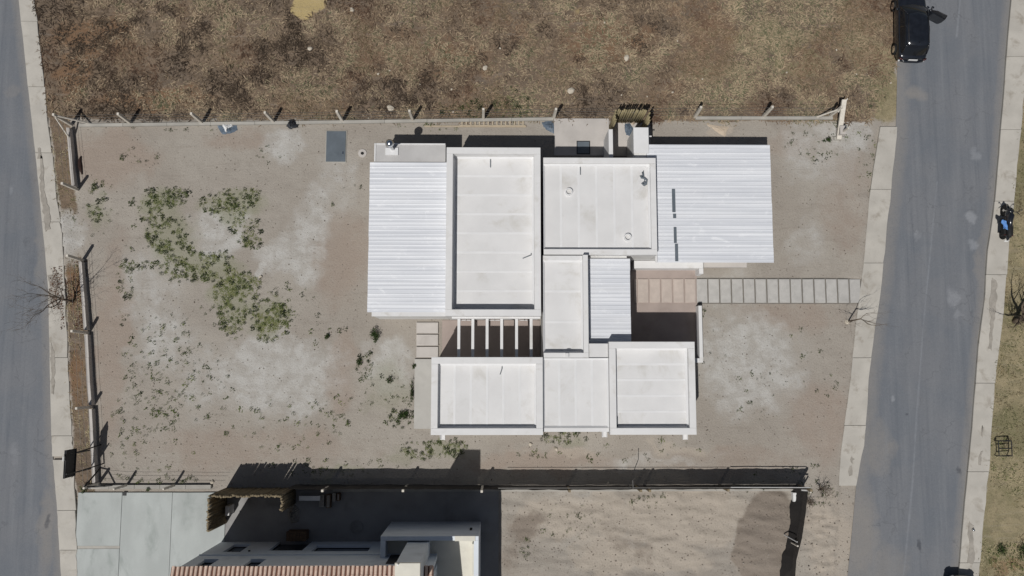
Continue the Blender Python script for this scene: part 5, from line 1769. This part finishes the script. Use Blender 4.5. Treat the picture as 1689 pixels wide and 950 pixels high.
# yellowed verge across the street, and the strip outside the back wall
P = scatter_area(9000, 22, 34, -17, 25, 2)
P = P[(mask_at(m_verge, P) > .5) & (mask_at(m_dust, P) < .4) & (P[:, 0] - line_x(F_WALK, P[:, 1]) > .08)]
tone = np.clip(.46 + 2.4 * (fbm(P[:, 0] * .6, P[:, 1] * .6, 531, 4) - .5), 0, .85)
tone = np.where((mask_at(m_green, P) > .4) | (fbm(P[:, 0] * .5, P[:, 1] * .5, 561, 3) > .58), .98, tone)
blades('verge_grass', P, 7, (.08, .28), (.014, .03), (8, 45), M['straw_yellow'], tone, 'short yellowed grass on the verge across the street', seed=4, tone_var=.3)
P = scatter_area(2600, -30, -20, -9, 14, 6)
P = P[(mask_at(m_field, P) > .35) & (P[:, 1] < YF)]
tone = np.clip(.4 + 1.5 * (fbm(P[:, 0] * .8, P[:, 1] * .8, 541, 4) - .5), 0, .8)
tone = np.where(rng.random(len(P)) < .25, .95, tone)
blades('strip_grass', P, 7, (.08, .26), (.014, .03), (8, 45), M['straw_yellow'], tone, 'thin dry grass on the strip between back pavement and wall', seed=7)


# leafy weeds on the plot
def weed_pts(lst, seed, thr=.42, ):
    r = np.random.default_rng(seed)
    out, tn = [], []
    for (px, py, rx, ry, n, t) in lst:
        c = U(px, py)
        a = r.uniform(0, 2 * math.pi, n); q = np.sqrt(r.uniform(0, 1, n))
        P = np.stack([c.x + q * np.cos(a) * rx / 29.2, c.y + q * np.sin(a) * ry / 29.2], -1)
        cl = fbm(P[:, 0] * 2.2, P[:, 1] * 2.2, 601, 3)
        k = cl > thr
        out.append(P[k]); tn.append(np.full(k.sum(), t) + r.normal(0, .16, k.sum()))
    return np.concatenate(out), np.clip(np.concatenate(tn), 0, 1)


def rosettes(name, P, tone, nleaf, rad, mat, label, seed=1, hgt=(.03, .14), pw=1.0):
    """low rosettes of broad leaves"""
    r = np.random.default_rng(seed)
    k = len(P)
    K = k * nleaf
    c = np.repeat(P, nleaf, 0)
    R = np.repeat(rad[0] + (rad[1] - rad[0]) * r.random(k) ** pw, nleaf)
    az = r.uniform(0, 2 * math.pi, K)
    q = r.uniform(.05, .9, K) ** .8
    h = np.repeat(r.uniform(hgt[0], hgt[1], k), nleaf) * (1 - q * .7) * r.uniform(.5, 1.1, K)
    p = np.stack([c[:, 0] + np.cos(az) * q * R, c[:, 1] + np.sin(az) * q * R, gz_np(c[:, 0], c[:, 1]) + h + .005], -1)
    az2 = az + r.normal(0, .8, K)
    el = r.uniform(-.5, .5, K)
    d = np.stack([np.cos(az2) * np.cos(el), np.sin(az2) * np.cos(el), np.sin(el)], -1)
    s = np.stack([-np.sin(az2), np.cos(az2), r.normal(0, .35, K)], -1)
    L = R * r.uniform(.28, .6, K); w = L * r.uniform(.3, .55, K)
    V = np.stack([p - d * L[:, None] * .5, p + s * w[:, None] * .5, p + d * L[:, None] * .5, p - s * w[:, None] * .5], 1).reshape(-1, 3)
    F = np.arange(K)[:, None] * 4 + np.array([[0, 1, 2, 3]])
    tn = np.clip(np.repeat(tone, nleaf) + r.normal(0, .12, K), 0, 1)
    o = np_mesh(name, V, F, mat, {'tone': np.repeat(tn, 4)})
    tag(o, label, kind='stuff')
    return o


dense = [(243, 340, 24, 24, 170, .5), (285, 325, 26, 14, 90, .35), (270, 385, 28, 30, 200, .42), (292, 425, 30, 36, 230, .5), (330, 440, 40, 22, 190, .62), (365, 440, 24, 24, 130, .68), (378, 480, 26, 28, 190, .72), (385, 520, 22, 30, 150, .55), (400, 470, 30, 20, 130, .7), (450, 525, 26, 34, 240, .75),
         (440, 510, 24, 28, 170, .72), (440, 545, 22, 18, 90, .6), (360, 335, 30, 16, 70, .45), (395, 325, 36, 16, 80, .55), (380, 350, 30, 16, 60, .5), (405, 380, 22, 24, 80, .5), (418, 400, 14, 14, 40, .45), (225, 437, 28, 8, 50, .25), (160, 330, 14, 34, 70, .35), (205, 480, 12, 50, 50, .2),
         (660, 690, 20, 14, 50, .2), (735, 738, 34, 14, 90, .5), (690, 742, 26, 14, 60, .45), (930, 722, 34, 9, 60, .4), (600, 600, 12, 26, 30, .2), (800, 182, 70, 14, 160, .35), (845, 170, 30, 24, 60, .6)]
WPts, WT = weed_pts([(a, b, c * 1.15, d * 1.15, int(n * 1.3), t) for a, b, c, d, n, t in dense], 21, .40)
r6 = np.random.default_rng(66)
MPts, MTn = weed_pts([(a, b, c * 1.05, d * 1.05, int(n * 1.3), min(t + .3, .95)) for a, b, c, d, n, t in dense], 22, .40)
rosettes('weed_mat', MPts, np.clip(MTn - .12 + r6.normal(0, .15, len(MTn)), .3, 1), 11, (.05, .16), M['leaf'], 'flat pale olive weed mats between the darker weeds of the plot', 15, (.01, .04))
keepers = []
for i in r6.permutation(len(WPts)):
    p = WPts[i]
    if all((p[0] - q[0]) ** 2 + (p[1] - q[1]) ** 2 > q[2] for q in keepers):
        keepers.append((p[0], p[1], r6.uniform(.15, .38) ** 2, WT[i]))
kp = np.array(keepers)
rosettes('weed_cover', kp[:, :2], np.clip(kp[:, 3] * .35 + r6.normal(0, .12, len(kp)), 0, .6), 28, (.07, .24), M['leaf'], 'low dark green weeds dotted in patches over the sandy back plot', 5, (.05, .24), 1.6)
sparse = [(250, 360, 150, 60, 60, .2), (270, 600, 70, 90, 160, .25), (300, 640, 90, 60, 130, .2), (330, 560, 80, 60, 60, .2), (240, 680, 60, 40, 90, .25), (480, 500, 40, 40, 60, .15), (520, 540, 50, 30, 22, .15), (470, 700, 110, 40, 90, .3), (560, 680, 50, 30, 36, .2), (250, 740, 70, 40, 70, .2),
          (310, 205, 110, 12, 40, .1), (230, 255, 40, 12, 26, .1), (450, 255, 30, 18, 20, .15), (1340, 240, 50, 30, 40, .15), (1390, 215, 20, 20, 14, .3), (1430, 260, 20, 60, 40, .2), (1340, 600, 70, 60, 40, .1), (1250, 660, 50, 50, 36, .1), (1170, 560, 30, 60, 18, .1), (1300, 780, 60, 20, 24, .15), (1215, 320, 200, 120, 12, .1),
          (930, 860, 60, 30, 50, .2), (870, 905, 16, 16, 26, .25), (1070, 825, 30, 14, 26, .2), (1240, 805, 70, 6, 40, .15), (1350, 812, 30, 20, 50, .2), (1000, 740, 160, 20, 40, .2), (640, 650, 40, 50, 40, .15), (560, 770, 120, 14, 60, .2), (700, 210, 60, 8, 20, .3), (250, 790, 80, 8, 60, .15), (560, 310, 40, 60, 10, .1), (1660, 920, 40, 24, 120, .3), (1650, 760, 30, 40, 50, .3)]
r3 = np.random.default_rng(8)
SP, ST = [], []
for (px, py, rx, ry, n, t) in sparse:
    c = U(px, py)
    for _ in range(int(n * .72)):
        a, q = r3.uniform(0, 2 * math.pi), math.sqrt(r3.uniform(0, 1))
        x, y = c.x + q * math.cos(a) * rx / 29.2, c.y + q * math.sin(a) * ry / 29.2
        inside = any(rc[0] - .1 < x < rc[2] + .1 and rc[1] - .1 < y < rc[3] + .1 for rc in (rA, rN, rB, rC, rD, rE, rF, rG, rH, rI))
        if inside or (x > line_x(E_WALK, np.array([y]))[0] and x < line_x(F_WALK, np.array([y]))[0] and y < YF and y > -6.2): continue
        SP.append((x, y)); ST.append(max(0, t + abs(r3.normal(0, .22))))
rosettes('weed_tufts', np.array(SP), np.array(ST), 13, (.045, .22), M['leaf'], 'scattered dark weed tufts on the bare sandy ground', 6, (.04, .18), 2.2)

# pebbles and clods
P = scatter_area(5200, -27, 22, -12, YF, 9)
P = np.concatenate([P, scatter_area(60, U(1325, 870).x, U(1410, 870).x, -12, -6, 10), scatter_area(700, 0, 17, -12, -6.5, 12)])
inside = np.zeros(len(P), bool)
for rc in (rA, rN, rB, rC, rD, rE, rF, rG, rH, rI):
    inside |= (P[:, 0] > rc[0] - .05) & (P[:, 0] < rc[2] + .05) & (P[:, 1] > rc[1] - .05) & (P[:, 1] < rc[3] + .05)
ok = ~inside & ((P[:, 0] < line_x(E_WALK, P[:, 1]) - .1) | (P[:, 1] < -6.2)) & (P[:, 0] > line_x(W_WALK, P[:, 1]) + .1) & ~((P[:, 1] < YS) & (P[:, 0] < 0))
ok &= ~((P[:, 1] < ybb + .1) & (P[:, 1] > ya - .1) & (P[:, 0] > x0p))
P = P[ok]
r4 = np.random.default_rng(13)
sz = r4.uniform(.012, .045, len(P)) * np.where(P[:, 0] > U(1322, 870).x, np.where(P[:, 1] < -6, 1.2, 1), 1)
oct_ = np.array([[1, 0, 0], [0, 1, 0], [-1, 0, 0], [0, -1, 0], [0, 0, .8], [0, 0, -.5]])
of = np.array([[0, 1, 4], [1, 2, 4], [2, 3, 4], [3, 0, 4], [1, 0, 5], [2, 1, 5], [3, 2, 5], [0, 3, 5]])
V = oct_[None] * sz[:, None, None] * r4.uniform(.6, 1.3, (len(P), 6, 1)) + np.stack([P[:, 0], P[:, 1], gz_np(P[:, 0], P[:, 1]) + sz * .3], -1)[:, None, :]
F = (np.arange(len(P))[:, None, None] * 6 + of[None]).reshape(-1, 3)
o = np_mesh('soil_clods', V.reshape(-1, 3), F, M['clod'], {'tone': np.repeat(r4.random(len(P)), 6)}); tag(o, 'small stones and clods strewn over the bare ground', kind='stuff')
# leaf litter below the back tree
P = np.concatenate([scatter_area(900, U(106, 480).x, U(142, 480).x, U(120, 545).y, U(120, 430).y, 14), scatter_area(300, U(84, 480).x, U(106, 480).x, U(95, 510).y, U(95, 440).y, 15)])
K = len(P); az = r4.uniform(0, 6.28, K)
d = np.stack([np.cos(az), np.sin(az), r4.normal(0, .3, K)], -1) * r4.uniform(.02, .06, (K, 1)); s = np.stack([-np.sin(az), np.cos(az), r4.normal(0, .3, K)], -1) * r4.uniform(.012, .03, (K, 1))
zz = np.where(P[:, 0] < line_x(W_WALK, P[:, 1]), .16, .03) + r4.uniform(0, .02, K)
p = np.stack([P[:, 0], P[:, 1], zz], -1)
o = np_mesh('leaf_litter', np.stack([p - d, p + s, p + d, p - s], 1).reshape(-1, 3), np.arange(K)[:, None] * 4 + np.array([[0, 1, 2, 3]]), M['litter_leaf'], {'tone': np.repeat(r4.random(K), 4)}); tag(o, 'dry leaf litter under the leafless back-street tree', kind='stuff')


def shrub(name, px, py, rad, h, n, label, seed, mat='shrub_leaf', stems=5, dry=False, ry=None):
    c = U(px, py)
    z0 = gz(c.x, c.y)
    r = np.random.default_rng(seed)
    root = thing(name, (c.x, c.y, z0), label, 'bush' if dry else 'shrub')
    ry = ry or rad
    nc = 9
    cc = r.normal(0, .42, (nc, 3)) * np.array([rad, ry, h * .35]) + np.array([0, 0, h * .5])
    idx = r.integers(0, nc, n)
    p = cc[idx] + r.normal(0, .22, (n, 3)) * np.array([rad, ry, h * .45])
    p[:, 2] = np.clip(p[:, 2], .02, h * 1.1)
    if not dry:
        d = r.normal(0, 1, (n, 3)); d /= np.linalg.norm(d, axis=1)[:, None]; d[:, 2] *= .6
        s = np.cross(d, r.normal(0, 1, (n, 3))); s /= np.linalg.norm(s, axis=1)[:, None]
        L = r.uniform(.05, .10, (n, 1)); w = L * .55
        V = np.stack([p - d * L * .5, p + s * w * .5, p + d * L * .5, p - s * w * .5], 1).reshape(-1, 3)
        o = np_mesh('foliage', V, np.arange(n)[:, None] * 4 + np.array([[0, 1, 2, 3]]), M[mat], {'tone': np.repeat(np.clip(.5 + r.normal(0, .3, n), 0, 1), 4)})
        o.parent = root
    rr_ = random.Random(seed)
    for k in range(stems):
        a = 2 * math.pi * k / stems + rr_.uniform(-.4, .4)
        e = Vector((math.cos(a) * rad * .8, math.sin(a) * ry * .8, h * rr_.uniform(.6, 1)))
        mb = MB().tube([(0, 0, -.05), (e.x * .4, e.y * .4, e.z * .6), tuple(e)], [.016, .012, .006], 5)
        if dry:
            for _ in range(7):
                t0 = rr_.uniform(.3, 1); q = Vector((e.x * t0, e.y * t0, e.z * t0))
                mb.tube([tuple(q), tuple(q + Vector((rr_.uniform(-.25, .25), rr_.uniform(-.25, .25), rr_.uniform(0, .25))))], [.009, .004], 4)
        mb.build('stem', M['bark'], root, True, local=True)
    return root


shrub('shrub', 621, 555, .30, .55, 520, 'round dark green shrub standing alone west of the three pavers', 31, ry=.42)
shrub('shrub', 664, 684, .34, .45, 420, 'dark green shrub at the lower west corner of the concrete apron', 32)
shrub('shrub', 679, 640, .14, .45, 260, 'narrow dark green shrub hugging the west edge of the concrete apron', 33, ry=.75)
shrub('shrub', 593, 597, .24, .3, 160, 'small sprawling green shrub southwest of the round dark shrub', 34)
shrub('shrub', 643, 627, .2, .35, 140, 'ragged little shrub between the round shrub and the apron', 35)
shrub('shrub', 541, 555, .2, .3, 160, 'dark compact shrub on bare soil left of the round shrub', 36)
shrub('shrub', 1364, 231, .2, .35, 180, 'bright little green shrub beside the white concrete meter block', 37)
shrub('shrub', 683, 604, .13, .3, 110, 'small weed shrub at the foot of the lowest of three pavers', 38)
shrub('dry_bush', 1352, 806, .5, .8, 0, 'dry twiggy bush beyond the corner of the black cloth fence', 41, stems=9, dry=True)
shrub('dry_bush', 1333, 828, .3, .5, 0, 'small dry twiggy bush just outside the sagging cloth fence', 42, stems=6, dry=True)
shrub('shrub', 146, 804, .22, .7, 260, 'grey-green shrub at the end of the cement kerb by the driveway', 43)
shrub('shrub', 247, 806, .14, .35, 120, 'tiny green shrub growing through the cement kerb midway', 44)
shrub('shrub', 1690, 905, .7, .6, 500, 'dark weedy shrub at the corner of the verge by the picture edge', 45)
shrub('shrub', 1650, 905, .35, .35, 240, 'low dark weedy shrub on the verge near the cracked pavement end', 46)

# ------------------------------------------------------------------ pale stones and small litter on the field


def stone(px, py, r, label, seed, flat=.5, group=None, mat=None):
    c = U(px, py)
    rr_ = random.Random(seed)
    vs, fs = [], []
    n, m = 8, 5
    for i in range(m):
        ph = math.pi * (i / (m - 1)) - math.pi / 2
        for k in range(n):
            a = 2 * math.pi * k / n
            q = r * rr_.uniform(.78, 1.15)
            vs.append((q * math.cos(ph) * math.cos(a) * 1.1, q * math.cos(ph) * math.sin(a) * .85, q * math.sin(ph) * flat))
    for i in range(m - 1):
        for k in range(n):
            fs.append((i * n + k, i * n + (k + 1) % n, (i + 1) * n + (k + 1) % n, (i + 1) * n + k))
    o = MB().add(vs, fs).build('stone', mat or M['stone'])
    o.location = (c.x, c.y, gz(c.x, c.y) + r * flat * .4 + .05)
    o.rotation_euler = (0, 0, rr_.uniform(0, 6))
    tag(o, label, 'stone', group)


stone(941, 150, .22, 'largest squarish pale stone in the dry field above the patio', 1, .5)
stone(1033, 96, .2, 'pale stone chunk in the upper dry field above the cane screen', 2, .5)
stone(644, 179, .2, 'elongated pale stone in the grass near the wire fence', 3, .4)
stone(512, 81, .14, 'round pale stone in the field below the yellow bare patch', 4, .5)
stone(581, 17, .15, 'pale stone at the top of the field right of the yellow bare patch', 5)
stone(800, 113, .16, 'long thin pale stone in the middle of the dry field', 6, .3)
for k, (px, py) in enumerate(((624, 123), (643, 117), (608, 195), (745, 148), (997, 38), (1067, 160), (1206, 165), (1109, 153), (1297, 120), (1412, 123), (1379, 83), (1117, 68), (1158, 131), (825, 80), (693, 140), (747, 185), (1469, 137), (1025, 157))):
    stone(px, py, rnd.uniform(.045, .075), 'small pale stone lying in the dry grass', 50 + k, .5, 'small pale stones in the dry field')
for k, (px, py) in enumerate(((875, 733), (918, 741), (1210, 800), (430, 457), (1003, 797), (350, 795))):
    stone(px, py, rnd.uniform(.07, .12), 'small pale stone on the bare sandy ground', 80 + k, .5, 'small pale stones on bare ground')
# dark rubber strip by the back wall, metal frame and bright can across the street
p = [U(134, 258), U(132, 266), U(133, 276), U(136, 288)]
o = MB().tube([(q.x, q.y, .05) for q in p], [.03, .09, .11, .03], 8).build('rubber_strip', M['rust'], None, True, origin=tuple(p[1])); tag(o, 'dark curved strip of rubber lying inside the back wall', 'strip')
fr = thing('metal_frame', (*U(1656, 745).xy, 0), 'black square metal frame lying on four short legs on the dry verge', 'frame')
a, b = U(1648, 752, .5), U(1668, 727, .5)
for (x0, y0, x1, y1) in ((a.x, a.y, b.x, a.y), (a.x, b.y, b.x, b.y), (a.x, a.y, a.x, b.y), (b.x, a.y, b.x, b.y), (a.x, (a.y + b.y) / 2, b.x, (a.y + b.y) / 2)):
    MB().tube([(x0, y0, .5), (x1, y1, .5)], .03, 6).build('bar', M['iron'], fr)
for x in (a.x, b.x):
    for y in (a.y, b.y):
        MB().tube([(x, y, -.05), (x, y, .47)], .026, 6).build('leg', M['iron'], fr)
p = U(1602, 873)
o = MB().lathe(p.x, p.y, [(.001, .13), (.07, .13), (.075, .2), (.06, .27), (.001, .275)], 12).build('bottle', M['steel'], None, True, origin=(p.x, p.y, 0)); tag(o, 'bright metal can on the worn end of the far pavement', 'can')
